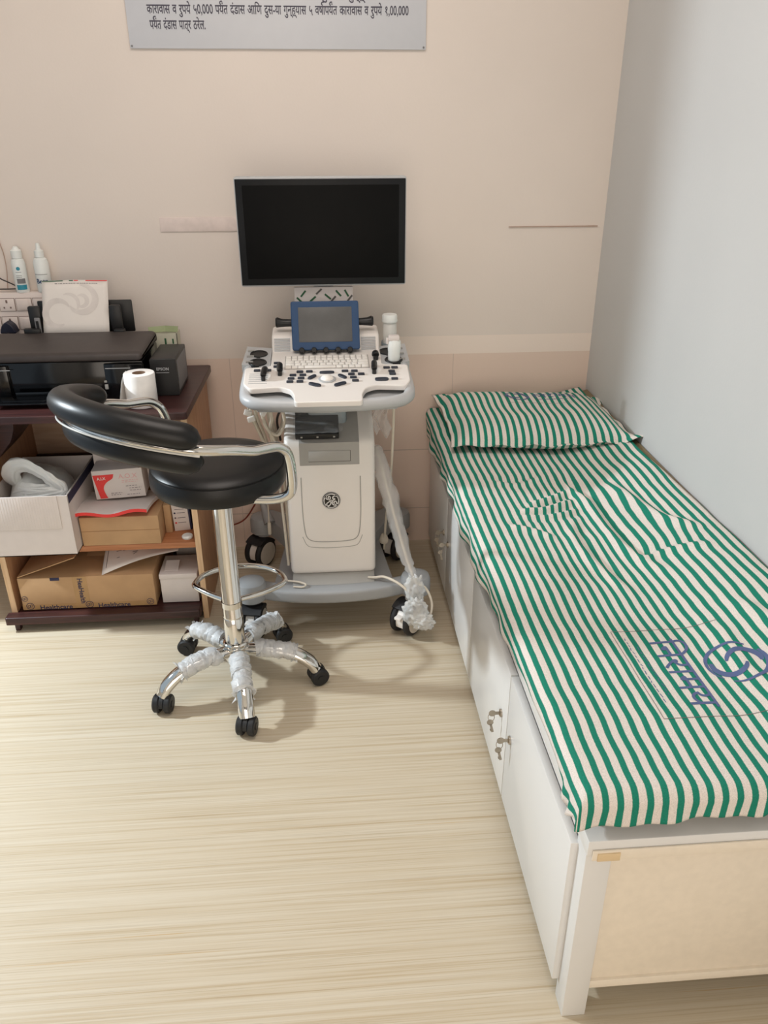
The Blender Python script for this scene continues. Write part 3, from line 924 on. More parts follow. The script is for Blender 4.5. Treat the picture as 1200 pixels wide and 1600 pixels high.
stroke2([(10 * u, 3.2 * u), (6 * u, 3.0 * u), (3.5 * u, -.5 * u), (2.4 * u, -6 * u), (5 * u, -11.5 * u), (10 * u, -12 * u), (13.6 * u, -7.5 * u), (12 * u, -2 * u), (8 * u, -2 * u), (6.3 * u, -5.5 * u), (8.5 * u, -8 * u)], .0032)
for k in range(4):
    a0 = radians(58 + 90 * k)
    ring = [(.0228 * cos(a0 + a), .0228 * sin(a0 + a)) for a in [radians(74) * i / 8 for i in range(9)]]
    ring.append((.0185 * cos(a0 + radians(86)), .0185 * sin(a0 + radians(86))))
    stroke2(ring, (.0030, .0018))
bd.build('badge', ['gloss', 'logo'], body, flip=False)
# column to the console
B().box(-.058, 2.315, .655, .062, 2.44, .812, .012).build('column', 'bluegrey', us)
cw = B(); side_prism(cw, [(2.36, .70), (2.36, .81), (2.56, .83), (2.60, .70)], -.090, .096, 0, .004); cw.build('neck', 'mdark', us)
# console: grey tray with bumper, white deck on a tilted plane
MD = Tm(0, 2.1, .825) @ Rx(math.atan(.12))
def dk(pts): return [(x, (y - 2.1) * 1.0072) for x, y in pts]
outer = [(-.231, 2.40), (-.231, 2.22), (-.219, 2.168), (-.180, 2.142), (-.09, 2.128), (.006, 2.123), (.10, 2.126), (.19, 2.139), (.231, 2.165), (.244, 2.22), (.243, 2.40)]
tr = B()
tr.prism(dk([(-.228, 2.52), (-.228, 2.21), (-.19, 2.145), (.006, 2.128), (.20, 2.143), (.240, 2.21), (.240, 2.52)]), -.048, -.028, 0, MD)
tr.tube([MD @ Vector((x, y, -.024)) for x, y in dk([tuple(v[:2]) for v in smooth_path([(a, b, 0) for a, b in outer], 6)])], .0165, 14, flat=1.1)
tr.prism(dk([(-.252, 2.39), (-.165, 2.36), (-.165, 2.52), (-.245, 2.54)]), -.03, -.004, 0, MD)
tr.prism(dk([(.172, 2.36), (.262, 2.39), (.262, 2.54), (.176, 2.52)]), -.03, -.004, 0, MD)
console = tr.build('console', 'silver', us, angle=50)
deck = rpoly(dk([(-.239, 2.352), (-.236, 2.235), (-.216, 2.196), (-.130, 2.206), (-.100, 2.186), (-.089, 2.15), (-.087, 2.100), (.102, 2.100), (.104, 2.15), (.115, 2.186), (.145, 2.206), (.232, 2.196), (.249, 2.235), (.252, 2.354), (.174, 2.362), (.178, 2.52), (-.163, 2.52), (-.163, 2.362)]), .012, 4)
B().prism(deck, -.015, 0, 0, MD, bev=.003).build('deck', 'mwhite', us)
# upper housing with speaker grilles
hs = B(); side_prism(hs, rpoly([(2.474, .86), (2.510, .916), (2.60, .924), (2.63, .89), (2.63, .82), (2.474, .84)], .012, 4), -.164, .176, 0, .008)
housing = hs.build('housing', 'mwhite', us, angle=50)
fm = Matrix.Translation((0, 2.4732, .8605)) @ Rx(math.atan2(.056, .036))
for x0, x1 in ((-.156, -.106), (.118, .164)):
    g = B()
    for i in range(9): g.box(x0, .010 + i * .0052, .0, x1, .0130 + i * .0052, .0016, 0, 0, fm)
    g.build('speaker_grille', 'silver', housing)
# keyboard with its keys
def dbox(b, x0, y0, x1, y1, z0, z1, bev=0, m=0): b.box(x0, (y0 - 2.1) * 1.0072, z0, x1, (y1 - 2.1) * 1.0072, z1, bev, m, MD)
kb = B(); dbox(kb, -.121, 2.331, .136, 2.436, -.001, .0012); kbo = kb.build('keyboard', 'keybed', us)
rows = [14, 14, 13, 12, 9]
for r_, n in enumerate(rows):
    y0 = 2.4325 - (r_ + 1) * .0200
    wts = [1] * n
    if r_ == 4: wts = [1, 1, 1, 5, 1, 1, 1, 1, 1.2]
    if r_ in (2, 3): wts[0] = 1.5; wts[-1] = 1.8
    tot = sum(wts); x = -.1185
    for w_ in wts:
        ww = .252 * w_ / tot
        k_ = B(); dbox(k_, x + .0012, y0 + .0012, x + ww - .0012, y0 + .0188, .001, .0050, .0012)
        k_.build('key', 'key', kbo); x += ww
# buttons and pads on the deck
for x, y in ((-.201, 2.326), (-.169, 2.326), (-.144, 2.381), (-.144, 2.353), (-.074, 2.309), (-.046, 2.310), (-.094, 2.285), (-.065, 2.285), (-.099, 2.261), (-.070, 2.262), (-.102, 2.238), (-.073, 2.238), (.060, 2.308), (.088, 2.307), (.078, 2.284), (.107, 2.283), (.083, 2.260), (.088, 2.236), (.186, 2.327), (.210, 2.327), (.199, 2.300), (.200, 2.279), (.203, 2.243)):
    q = B(); dbox(q, x - .010, y - .0065, x + .010, y + .0065, 0, .0045, .002); q.build('button', 'btn', us)
def pad_btn(x, y, w, h, rot):
    q = B(); m_ = MD @ Tm(x, (y - 2.1) * 1.0072, 0) @ Rz(radians(rot))
    q.prism([(w / 2 * math.copysign(abs(cos(a)) ** .6, cos(a)), h / 2 * math.copysign(abs(sin(a)) ** .8, sin(a))) for a in [2 * pi * i / 24 for i in range(24)]], 0, .005, 0, m_, bev=.0015)
    q.build('pad_button', 'btn', us)
for a_ in ((.006, 2.300, .044, .014, 0), (-.038, 2.268, .014, .034, -38), (-.030, 2.213, .040, .016, -32), (.051, 2.268, .014, .034, 38), (.043, 2.213, .040, .016, 32), (.165, 2.241, .040, .020, 0)):
    pad_btn(*a_)
q = B(); q.lathe([(.026, 0), (.026, .003), (.019, .004)], 30, 0, MD @ Tm(.006, .152, 0)); q.lathe([(.020, 0), (.0185, .006), (.014, .0105), (.007, .013), (0, .0136)], 30, 1, MD @ Tm(.006, .152, 0))
q.build('trackball', ['silver', 'key'], us)
q = B()
for i in range(6): dbox(q, -.222, 2.232 + i * .014, -.168, 2.2335 + i * .014, 0, .0012)
q.build('slider_track', 'silver', us)
def lever(p0, p1, r=.009):
    q = B()
    a = MD @ Vector((p0[0], (p0[1] - 2.1) * 1.0072, .008)); c = MD @ Vector((p1[0], (p1[1] - 2.1) * 1.0072, .014))
    q.tube(smooth_path([a, a * .6 + c * .4 + Vector((0, 0, .006)), c], 5), [r * .8] + [r] * 9 + [r * .8], 12)
    q.cyl(MD @ Vector((p1[0], (p1[1] - 2.1) * 1.0072, 0)), c, r * .7)
    q.build('paddle_switch', 'black', us)
lever((-.176, 2.322), (-.179, 2.256)); lever((-.134, 2.350), (-.132, 2.290)); lever((.150, 2.352), (.146, 2.288)); lever((.157, 2.412), (.158, 2.396), .011)
# knobs under the touch panel
for x in (-.069, -.031, .006, .044, .081):
    B().cyl((x, 2.470, .872), (x, 2.438, .884), .0095, .0085, 18, bev=.002).build('knob', 'black', us)
# touch panel
MT = Tm(.0065, 2.478, .950) @ Rx(radians(72)) @ Matrix.Diagonal((1, .93, 1, 1))
tp = B(); tp.prism(rpoly([(-.1045, -.080), (.1065, -.080), (.1045, .080), (-.1055, .080)], .008), -.022, .004, 0, MT, bev=.003)
tpo = tp.build('touch_panel', 'blue', us)
B().box(-.083, -.054, .002, .083, .060, .0052, .001, 0, MT).build('screen', 'tscreen', tpo)
hd_ = B()
hd_.tube([(-.150, 2.535, .950), (-.146, 2.535, .950), (-.13, 2.535, .948), (-.11, 2.535, .948), (.12, 2.535, .948), (.14, 2.535, .948), (.155, 2.535, .950), (.160, 2.535, .950)], [.013, .0165, .013, .0115, .0115, .013, .0165, .013], 14)
hd_.cyl((-.09, 2.535, .948), (-.09, 2.545, .90), .010); hd_.cyl((.10, 2.535, .948), (.10, 2.545, .90), .010)
hd_.build('rear_handle', 'black', us)
# monitor on its stand
B().prism([(x, z) for x, z in rpoly([(-.026, .93), (.036, .93), (.036, 1.20), (-.026, 1.20)], .004)], -2.630, -2.592, 0, Matrix(((1, 0, 0, 0), (0, 0, -1, 0), (0, 1, 0, 0), (0, 0, 0, 1)))).build('monitor_arm', 'silver', us)
MM = Tm(.0075, 2.555, 1.2165) @ Rx(radians(90)) 
mo = B(); mo.prism(rpoly([(-.2575, -.1585), (.2575, -.1585), (.2575, .1585), (-.2575, .1585)], .008), -.040, 0, 0, MM, bev=.003)
mon = mo.build('monitor', 'silver', us)
B().box(-.2545, -.1545, -.002, .2545, .1520, .003, .002, 0, MM).build('bezel', 'bezel', mon)
B().box(-.2345, -.1350, .002, .2345, .1350, .0036, .0005, 0, MM).build('screen', 'screen', mon)
# film with green printed marks still wrapped round the stand
wr = B()
for i in range(1):
    wr.box(-.088, 2.578, .95, .098, 2.590, 1.050, .002)
random.seed(11)
for (x, z, a_, mm) in ((-.060, 1.030, -50, 1), (-.01, 1.036, -42, 2), (-.03, 1.013, -40, 1), (.035, 1.012, -48, 2), (.052, 1.030, 48, 1), (.078, 1.030, 60, 1), (.018, 1.020, 40, 1), (-.072, 1.010, 44, 1), (.088, 1.014, -50, 2)):
    wr.box(-.012, -.0006, -.0028, .012, .0006, .0028, 0, mm, Tm(x, 2.5774, z) @ Ry(radians(a_)))
wr.build('protective_film', ['cartonw', 'dgreen', 'mdark'], us)
# probe holders
for x, y in ((-.204, 2.470), (-.204, 2.400), (.214, 2.400), (.200, 2.468), (.214, 2.552)):
    q = B(); m_ = MD @ Tm(x, (y - 2.1) * 1.0072, -.004)
    q.lathe([(.028, -.05), (.028, .002), (.0265, .004), (.023, .002), (.0225, -.05)], 26, 0, m_)
    q.lathe([(0, .0012), (.0228, .0012)], 26, 0, m_)
    q.box(-.006, -.032, -.03, .006, -.0225, .003, 0, 0, m_)
    q.build('probe_holder', 'black' if x < 0 or y < 2.5 else 'bluegrey', us)
for x0 in (-.240, .228):
    for i in range(3):
        q = B(); dbox(q, x0, 2.40 + i * .045, x0 + .022, 2.406 + i * .045, -.004, .001); q.build('holder_slot', 'mgrey', us)

# cables of the machine
random.seed(5)
cables = [
    [(-.205, 2.29, .79), (-.215, 2.33, .72), (-.195, 2.38, .62), (-.165, 2.38, .50), (-.150, 2.32, .36), (-.142, 2.30, .20)],
    [(-.190, 2.29, .79), (-.200, 2.34, .72), (-.185, 2.39, .64), (-.150, 2.40, .50), (-.138, 2.33, .36), (-.132, 2.31, .205)],
    [(-.175, 2.29, .79), (-.178, 2.35, .70), (-.160, 2.36, .60), (-.140, 2.36, .52)],
    [(-.160, 2.29, .79), (-.150, 2.34, .76), (-.135, 2.38, .71), (-.145, 2.39, .65), (-.175, 2.38, .62)],
    [(-.225, 2.29, .78), (-.235, 2.34, .72), (-.215, 2.40, .63), (-.19, 2.41, .55)],
    [(-.212, 2.30, .79), (-.195, 2.36, .73), (-.170, 2.40, .67), (-.158, 2.40, .58)],
    [(-.198, 2.31, .79), (-.222, 2.36, .70), (-.205, 2.42, .60), (-.18, 2.43, .5)],
]
cables += [
    [(-.218, 2.27, .78), (-.225, 2.29, .73), (-.205, 2.34, .64), (-.175, 2.36, .56), (-.16, 2.36, .48)],
    [(-.180, 2.27, .78), (-.165, 2.29, .72), (-.175, 2.33, .66), (-.165, 2.36, .58), (-.15, 2.36, .5)],
    [(-.200, 2.27, .78), (-.185, 2.28, .70), (-.165, 2.33, .63), (-.150, 2.35, .55)],
    [(-.170, 2.28, .79), (-.138, 2.29, .755), (-.128, 2.30, .70), (-.150, 2.31, .655), (-.180, 2.31, .67)],
]
for c in cables:
    B().tube(smooth_path(c, 8), random.uniform(.0038, .0052), 8).build('cable', 'cable', us)
B().tube(smooth_path([(-.150, 2.41, .60), (-.155, 2.38, .68), (-.130, 2.33, .735), (-.095, 2.32, .735), (-.07, 2.33, .70)], 8), .004, 8).build('cable', 'cabledark', us)
cn = B()
for (x, y, z, a_) in ((-.232, 2.26, .745, 20), (-.224, 2.27, .722, -15), (-.20, 2.26, .76, 70), (-.185, 2.26, .745, -60)):
    cn.box(-.011, -.006, -.008, .011, .006, .008, .002, 0, Tm(x, y, z) @ Ry(radians(a_)))
cn.build('connector', 'mwhite', us)
q = B(); q.tube(smooth_path([(-.21, 2.50, .60), (-.212, 2.50, .42), (-.213, 2.50, .26)], 6), .0025, 8); q.box(-.219, 2.494, .215, -.207, 2.506, .262, .003)
q.build('hanging_lead', 'cable', us)
q = B(); q.tube(smooth_path([(.204, 2.30, .765), (.206, 2.31, .70), (.203, 2.36, .50), (.192, 2.44, .28), (.188, 2.46, .16)], 8), .0042, 8)
q.box(.196, 2.292, .755, .214, 2.308, .79, .003)
q.lathe([(0, 0), (.014, .002), (.017, .012), (.012, .028), (.007, .036), (0, .037)], 18, 0, Tm(.187, 2.465, .183))
q.build('hanging_cord', 'cable', us)
pc = smooth_path([(.144, 2.40, .560), (.158, 2.35, .575), (.178, 2.29, .50), (.213, 2.25, .36), (.245, 2.215, .245), (.268, 2.180, .185)], 8)
B().tube(pc, .0048, 8).build('power_cord', 'cable', us)
sl = B(); n = len(pc); random.seed(9)
sl.tube([p + Vector((random.uniform(-.004, .004), 0, 0)) for p in pc], [.012 + .014 * sin(pi * min(1, i / n * 1.1)) for i in range(n)], 16, jitter=.15, flat=.8)
sl.build('plastic_sleeve', 'film', us, angle=70)
# cord ends gathered in crumpled plastic hanging over the front caster
B().tube(smooth_path([(.268, 2.180, .185), (.30, 2.165, .17), (.318, 2.15, .12), (.305, 2.13, .075), (.27, 2.12, .07), (.245, 2.125, .10)], 8), .004, 8).build('power_cord', 'cable', us)
B().tube(smooth_path([(.118, 2.235, .180), (.14, 2.222, .186), (.17, 2.205, .196), (.21, 2.170, .192), (.245, 2.150, .168)], 8), .0042, 8).build('power_cord', 'cable', us)
B().tube(smooth_path([(-.16, 2.235, .180), (-.135, 2.228, .182), (-.105, 2.218, .182), (-.085, 2.205, .180), (-.095, 2.195, .177), (-.125, 2.20, .177)], 6), .003, 8).build('power_cord', 'cable', us)
cr = B()
def crumple(d):
    p = d * 3.1; return 1 + .36 * noise.noise(p) + .20 * noise.noise(d * 5.2)
cr.ell((.262, 2.160, .170), (.030, .026, .050), 40, 28, fn=crumple)
cr.ell((.262, 2.128, .105), (.038, .028, .050), 40, 28, fn=lambda d: crumple(d + Vector((3, 1, 0))))
cr.ell((.288, 2.112, .080), (.034, .024, .026), 36, 24, fn=lambda d: crumple(d + Vector((7, 2, 1))))
cr.build('plastic_bundle', 'bundle', us, angle=75)
q = B()
q.sheet(lambda u_, v: (.150 + .05 * u_ + .010 * sin(v * 7), 2.36 + .012 * sin(u_ * 9 + v * 5), .79 - .16 * v + .012 * sin(u_ * 8)), 12, 18)
q.build('hanging_film', 'film', us)

# slim black drive under clear film on top of the body
sd = thing('external_drive', 'slim black drive under clear film on the ultrasound cart body', 'disc drive', (-.03, 2.30, .68))
MXD = Tm(-.030, 2.302, .6935) @ Rx(radians(27))
q = B(); q.box(-.066, -.060, -.010, .066, .060, .012, .003, 0, MXD)
q.box(-.050, -.0608, -.002, -.044, -.0598, .004, 0, 1, MXD); q.box(-.002, -.0608, -.002, .004, -.0598, .004, 0, 1, MXD); q.box(.048, -.0608, -.002, .054, -.0598, .004, 0, 1, MXD)
q.build('case', ['black', 'mgrey'], sd)
q = B()
q.sheet(lambda u_, v: tuple(MXD @ Vector((-.072 + .150 * u_, -.058 + .13 * v, .0145 + .006 * abs(noise.noise(Vector((u_ * 5, v * 5, 2)))) + .010 * (u_ > .85) * (u_ - .85) * 6))), 24, 20)
q.build('clear_film', 'filmthin', sd, angle=20)

# bottles standing in the right hand holders
gb_ = thing('gel_bottle', 'translucent white round jar in the rear right probe holder', 'bottle', (.214, 2.552, .85))
z0 = .858
q = B(); q.lathe([(0, z0), (.021, z0), (.0225, z0 + .004), (.0225, z0 + .075), (.020, z0 + .082), (.019, z0 + .084)], 28, 0, Tm(.214, 2.552, 0)); q.build('body', 'gel', gb_)
q = B(); q.lathe([(.0235, z0 + .083), (.0245, z0 + .085), (.0245, z0 + .103), (.0225, z0 + .108), (0, z0 + .109)], 28, 0, Tm(.214, 2.552, 0)); q.lathe([(.0252, z0 + .086), (.0258, z0 + .089), (.0252, z0 + .092)], 28, 0, Tm(.214, 2.552, 0)); q.build('lid', 'bottlew', gb_)
pbt = thing('ultrasound_probe', 'white handheld probe standing in the front right holder', 'probe', (.214, 2.400, .83))
q = B(); m_ = Tm(.214, 2.400, .852) @ Ry(radians(2))
q.lathe([(0, -.030), (.014, -.030), (.017, -.010), (.019, .015), (.0185, .030), (.020, .040), (.020, .062), (.017, .068), (0, .069)], 26, 0, m_ @ Matrix.Scale(.85, 4, (0, 1, 0)))
q.build('handle', 'bottlew', pbt)
q = B(); q.box(-.019, -.014, .066, .014, .014, .082, .004, 0, m_); q.box(-.026, -.008, .055, -.018, .008, .074, .003, 0, m_); q.build('head', 'cartonw', pbt)

# ------------------------------------------------------------------ desk
desk = thing('computer_desk', 'dark topped wooden computer desk with open shelves at the left', 'desk', (-.74, 2.54, 0))
dt = rpoly([(-1.10, 2.262), (-.412, 2.262), (-.402, 2.79), (-1.10, 2.79)], .012, 4)
B().prism(dt, .728, .750, 0, bev=.003).build('tabletop', 'darkwood', desk)
for x in (-.440, -1.066):
    q = B(); q.box(x, 2.314, 0, x + .018, 2.78, .728, .0008); q.box(x, 2.312, 0, x + .018, 2.3145, .728, 0, 1)
    q.build('side_panel', ['sidewood', 'edgewood'], desk)
B().box(-1.048, 2.318, .270, -.440, 2.77, .290, .001).build('shelf', 'shelfwood', desk)
q = B(); q.prism(rpoly([(-1.078, 2.272), (-.444, 2.272), (-.444, 2.3115), (-1.078, 2.3115)], .008), .030, .056, 0, bev=.004)
q.box(-1.047, 2.305, .030, -.441, 2.77, .054)
for x in (-1.055, -.470): q.box(x, 2.285, 0, x + .015, 2.305, .031)
q.build('bottom_board', 'darkwood', desk)
B().box(-1.048, 2.760, .44, -.440, 2.772, .728).build('back_panel', 'backwood', desk)
B().box(-1.048, 2.745, .425, -.440, 2.760, .444).build('back_rail', 'darkwood', desk)
q = B(); q.prism(rpoly([(-1.046, .555), (-.985, .625), (-.968, .668), (-.968, .715), (-1.046, .715)], .012), -2.62, -2.400, 0, Matrix(((1, 0, 0, 0), (0, 0, -1, 0), (0, 1, 0, 0), (0, 0, 0, 1))))
q.build('keyboard_tray', 'darkwood', desk)

# ---- printer on the desk
pr = thing('printer', 'wide black inkjet printer with paper standing in its rear feed', 'printer', (-.79, 2.53, .75))
PX0, PX1, PY0, PY1 = -1.10, -.553, 2.405, 2.655
q = B()
q.box(PX0, PY0 + .012, .752, PX1, PY1, .868, .004)
q.box(PX0, PY0, .752, -.955, PY0 + .016, .862, .002); q.box(-.668, PY0, .752, PX1, PY0 + .016, .862, .002)
q.box(-.955, PY0 + .002, .752, -.668, PY0 + .02, .764)
pbody = q.build('body', 'gloss', pr)
q = B(); side_prism(q, rpoly([(PY0 - .004, .872), (PY0 - .006, .890), (PY0 + .008, .898), (PY1 - .02, .908), (PY1, .904), (PY1, .868)], .006, 3), PX0, PX1 + .004, 0, .014)
q.build('lid', 'printertop', pr)
q = B()
q.box(-.990, 2.330, .762, -.690, 2.44, .768, .002); q.box(-.965, 2.352, .767, -.715, 2.42, .770, .001)
q.box(-.94, 2.398, .768, -.70, 2.404, .782, .002)
q.build('output_tray', 'gloss', pr)
q = B(); q.box(-1.05, PY0 - .0012, .848, -.945, PY0 + .002, .850); q.box(-.664, PY0 - .0012, .848, -.590, PY0 + .002, .850)
q.build('silver_line', 'silver', pbody)
q = B(); q.box(-.672, PY0 - .004, .785, -.662, PY0 + .002, .800, .001); q.box(-.672, PY0 - .004, .806, -.664, PY0 + .002, .812, .001); q.build('latch', 'mgrey', pbody)
# paper support and edge guides at the back
q = B()
q.box(-.935, 2.715, .89, -.630, 2.722, .995, .004, 0, I4)
q.box(-.695, 2.662, .90, -.657, 2.680, .988, .006); q.box(-.952, 2.662, .90, -.914, 2.680, .988, .006)
q.box(-.680, 2.632, .902, -.647, 2.655, .916, .003); q.box(-.965, 2.632, .902, -.914, 2.655, .922, .004)
q.build('paper_support', 'printer', pr)
q = B(); q.box(-.930, 2.644, .902, -.912, 2.651, .955, .003); q.box(-.925, 2.642, .92, -.917, 2.645, .945, 0, 1); q.build('edge_guide', ['tankgrey', 'black'], pr)
# ink tank unit
q = B()
q.prism([(-.536, 2.432), (-.456, 2.432), (-.456, 2.62), (-.536, 2.62)], .752, .868, 0, I4, bev=.004)
q.box(-.4562, 2.445, .765, -.4545, 2.605, .858, 0, 1)
tank = q.build('ink_tank', ['printer', 'tankgrey'], pr)
MXT = Matrix(((1, 0, 0, -.518), (0, 0, -1, 2.4312), (0, 1, 0, .832), (0, 0, 0, 1)))
q = B(); q.text('EPSON', .0125, MXT, 0, bold=.0003); q.box(-.520, 2.4308, .824, -.480, 2.4316, .8252)
q.build('brand_lettering', 'silver', tank)

# sheet of headed paper standing in the feed
pp = B()
MP = Matrix.Translation((-.803, 2.646, .902)) @ Rx(radians(66))
def onpaper(u_, v): return MP @ Vector((-.105 + .21 * u_, .172 * v, .0035 - .004 * cos(u_ * 6.3)))
pp.sheet(lambda u_, v: onpaper(u_, v), 12, 6)
pap = pp.build('letterhead_paper', 'paper', None, (-.778, 2.66, .905))
tag(pap, 'white letterhead sheet standing upright in the rear feed of the printer', 'paper')
q = pap.modifiers.new('thickness', 'SOLIDIFY'); q.thickness = .0015; q.offset = -1
q = B()
def onp(p): return MP @ Vector((p.x, p.y, .0041 - .004 * cos((p.x + .105) / .21 * 6.3)))
def crescent(c, r0, r1, a0, a1, w, m):
    prev = None
    for i in range(25):
        t = i / 24; th = a0 + (a1 - a0) * t; r = r0 + (r1 - r0) * t; ww = w * sin(pi * (.04 + .92 * t)) ** .7
        cur = [q._v(onp(Vector((c[0] + (r + s_ * ww / 2) * cos(th), c[1] + (r + s_ * ww / 2) * sin(th), 0)))) for s_ in (1, -1)]
        if prev: q._f([prev[0], prev[1], cur[1], cur[0]], m)
        prev = cur
crescent((-.055, .065), .042, .040, .5, 5.2, .022, 0); crescent((.020, .110), .042, .046, -2.6, 1.6, .022, 0)
crescent((-.02, .09), .038, .030, 2.0, -.6, .012, 0); crescent((.02, .105), .020, .018, -2.2, 2.2, .014, 0)
random.seed(2); x = -.062
while x < .070:
    l = random.uniform(.003, .009); a, c = onp(Vector((x, .1600, 0))), onp(Vector((x + l, .1600, 0))); b_, d_ = onp(Vector((x, .1622, 0))), onp(Vector((x + l, .1622, 0)))
    q._f([q._v(v) for v in (a, c, d_, b_)], 1); x += l + random.uniform(.0012, .003)
for x0, x1, mm in ((-.104, -.002, 3), (0, .104, 2)):
    q._f([q._v(onp(Vector(v))) for v in ((x0, .1685, 0), (x1, .1685, 0), (x1, .1712, 0), (x0, .1712, 0))], mm)
q.build('letterhead', ['pmark', 'ptext', 'red', 'dgreen'], pap, flip=False)

# toilet roll on the desk
tl = thing('toilet_roll', 'white toilet roll standing on the desk before the ink tank', 'toilet roll', (-.552, 2.345, .75))
q = B(); m_ = Tm(-.552, 2.345, .751)
q.lathe([(.0195, 0), (.044, 0), (.0455, .002), (.0455, .097), (.044, .0995), (.0195, .0995)], 44, 0, m_)
q.sheet(lambda u_, v: (-.552 - .0455 * cos(u_ * .9 - .2) - .012 * u_ - .016 * u_ * (1 - v), 2.345 + .03 - .075 * u_, .752 + .0975 * v * (1 - .35 * u_)), 10, 6)
q.build('tissue', 'tissue', tl)
q = B(); q.lathe([(.0195, .0993), (.0195, .002), (.0185, .002), (.0185, .0993), (.0195, .0993)], 30, 0, m_); q.build('core', 'core', tl)

# green and white carton behind the ink tank
q = thing('ink_carton', 'small green and white carton with open flaps behind the ink tank', 'box', (-.53, 2.70, .75))
c_ = B(); x0, x1, y0, y1, z0, z1 = -.580, -.488, 2.675, 2.735, .751, .890
for bx in ((x0, y0, z0, x1, y0 + .002, z1), (x0, y1 - .002, z0, x1, y1, z1), (x0, y0, z0, x0 + .002, y1, z1), (x1 - .002, y0, z0, x1, y1, z1), (x0, y0, z0, x1, y1, z0 + .002)): c_.box(*bx)
c_.box(-.530, y0 - .0006, .84, -.524, y0, .874, 0, 1); c_.box(-.505, y0 - .0006, .855, -.500, y0, .872, 0, 1)
c_.build('box', ['palegreen', 'dgreen'], q)
c_ = B(); c_.box(0, -.001, 0, .058, .001, .020, 0, 0, Tm(x0, y0 + .01, z1) @ Rz(.35) @ Rx(-.5)); c_.box(0, -.001, 0, .048, .001, .020, 0, 0, Tm(x1 - .046, y0 + .03, z1) @ Rz(-.3) @ Rx(-.5))
c_.build('flap', 'green', q)

# ---- switch board on the wall with bottles on its top edge
so = thing('socket_board', 'white wall box of sockets and switches behind the printer', 'socket board', (-1.10, 2.79, .95))
q = B(); q.box(-1.34, 2.775, .862, -.905, YB, 1.012, .003); q.build('box', 'switch', so)
def plate(x0, x1, z0, z1, kind):
    p_ = B(); p_.box(x0, 2.7735, z0, x1, 2.776, z1, 0, 1); p_.box(x0 + .0015, 2.771, z0 + .0015, x1 - .0015, 2.775, z1 - .0015, .001)
    o = p_.build(kind, ['switch', 'switchgap'], so)
    cx, cz = (x0 + x1) / 2, (z0 + z1) / 2
    d_ = B()
    if kind == 'socket':
        d_.box(cx - .003, 2.7704, cz + .006, cx + .003, 2.7712, cz + .016); d_.box(cx - .013, 2.7704, cz - .012, cx - .008, 2.7712, cz - .006); d_.box(cx + .008, 2.7704, cz - .012, cx + .013, 2.7712, cz - .006)
        d_.build('socket_hole', 'switchgap', o)
    else:
        d_.box(x0 + .010, 2.768, z0 + .006, x1 - .010, 2.772, z1 - .006, .002); d_.build('rocker', 'switch', o)
for i, kd in enumerate(('switch', 'switch', 'socket', 'socket', 'switch', 'switch')):
    plate(-1.245 + i * .0555, -1.1925 + i * .0555, .952, .995, kd)
for i, kd in enumerate(('switch', 'socket', 'socket', 'switch')):
    plate(-1.19 + i * .0555, -1.1375 + i * .0555, .890, .935, kd)
q = thing('power_plug', 'dark navy plug in the lower row of the socket board', 'plug', (-1.055, 2.75, .905))
c_ = B(); c_.prism(rpoly([(-1.082, .885), (-1.026, .885), (-1.036, .912), (-1.054, .926), (-1.072, .912)], .008), -2.770, -2.735, 0, Matrix(((1, 0, 0, 0), (0, 0, -1, 0), (0, 1, 0, 0), (0, 0, 0, 1))), bev=.004); c_.build('plug_body', 'plug', q)
c_ = B(); c_.tube(smooth_path([(-1.054, 2.74, .89), (-1.05, 2.71, .83), (-1.08, 2.72, .77)], 6), .004, 8); c_.build('lead', 'cabledark', q)

def bottle(name, label, x, y, z, h, r, lean, kind):
    t = thing(name, label, 'bottle', (x, y, z))
    m_ = Tm(x, y, z) @ Ry(radians(lean))
    bh = h * (.74 if kind else .72)
    q = B(); q.lathe([(0, 0), (r * .93, 0), (r, .004), (r, bh - .018), (r * .86, bh - .006), (r * .50, bh), (r * .46, bh + .004)], 28, 0, m_); bo = q.build('body', 'bottlew', t)
    q = B()
    if kind: q.lathe([(r * .74, bh - .002), (r * .78, bh + .022), (r * .5, bh + .026), (r * .30, bh + .034), (0, bh + .036)], 26, 0, m_)
    else: q.lathe([(r * .60, bh), (r * .62, bh + .020), (r * .34, bh + .023), (r * .22, h), (0, h)], 26, 0, m_)
    q.build('cap', 'bottlew', t)
    def wrapm(p):   # flat (x = arc, y = height) to the bottle's front
        a = -pi / 2 + p.x / r; return m_ @ Vector(((r + .0006) * cos(a), (r + .0006) * sin(a), p.y))
    q = B()
    def patch(a0, a1, z0_, z1_, mm):
        prev = None
        for i in range(9):
            a = a0 + (a1 - a0) * i / 8; cur = (q._v(wrapm(Vector((a, z0_, 0)))), q._v(wrapm(Vector((a, z1_, 0)))))
            if prev: q._f([prev[0], cur[0], cur[1], prev[1]], mm)
            prev = cur
    if kind:
        patch(-.010, .022, .010, .026, 0); patch(-.006, .020, .030, .046, 1)
        pts = [(.004 + .006 * cos(2 * pi * i / 14), .078 + .006 * sin(2 * pi * i / 14)) for i in range(14)]
        q._f([q._v(wrapm(Vector((*p, 0)))) for p in pts], 0)
        random.seed(4)
        for zz in (.050, .055, .066): patch(-.006, .012, zz, zz + .0014, 1)
    else:
        q.text('Betn', .021, Tm(-.018, .030, 0), 2, ext=0, remap=wrapm, bold=.0006); patch(-.022, .022, .058, .0595, 1)
    q.build('print', ['bottleblue', 'tankgrey', 'betatext'], bo, flip=False)
bottle('spray_bottle', 'white bottle with teal printed label, on the socket board at far left', -.998, 2.793, 1.012, .150, .022, 0, True)
bottle('antiseptic_bottle', 'white bottle with dark blue lettering, standing behind the letterhead paper', -.925, 2.793, 1.012, .155, .024, 0, False)
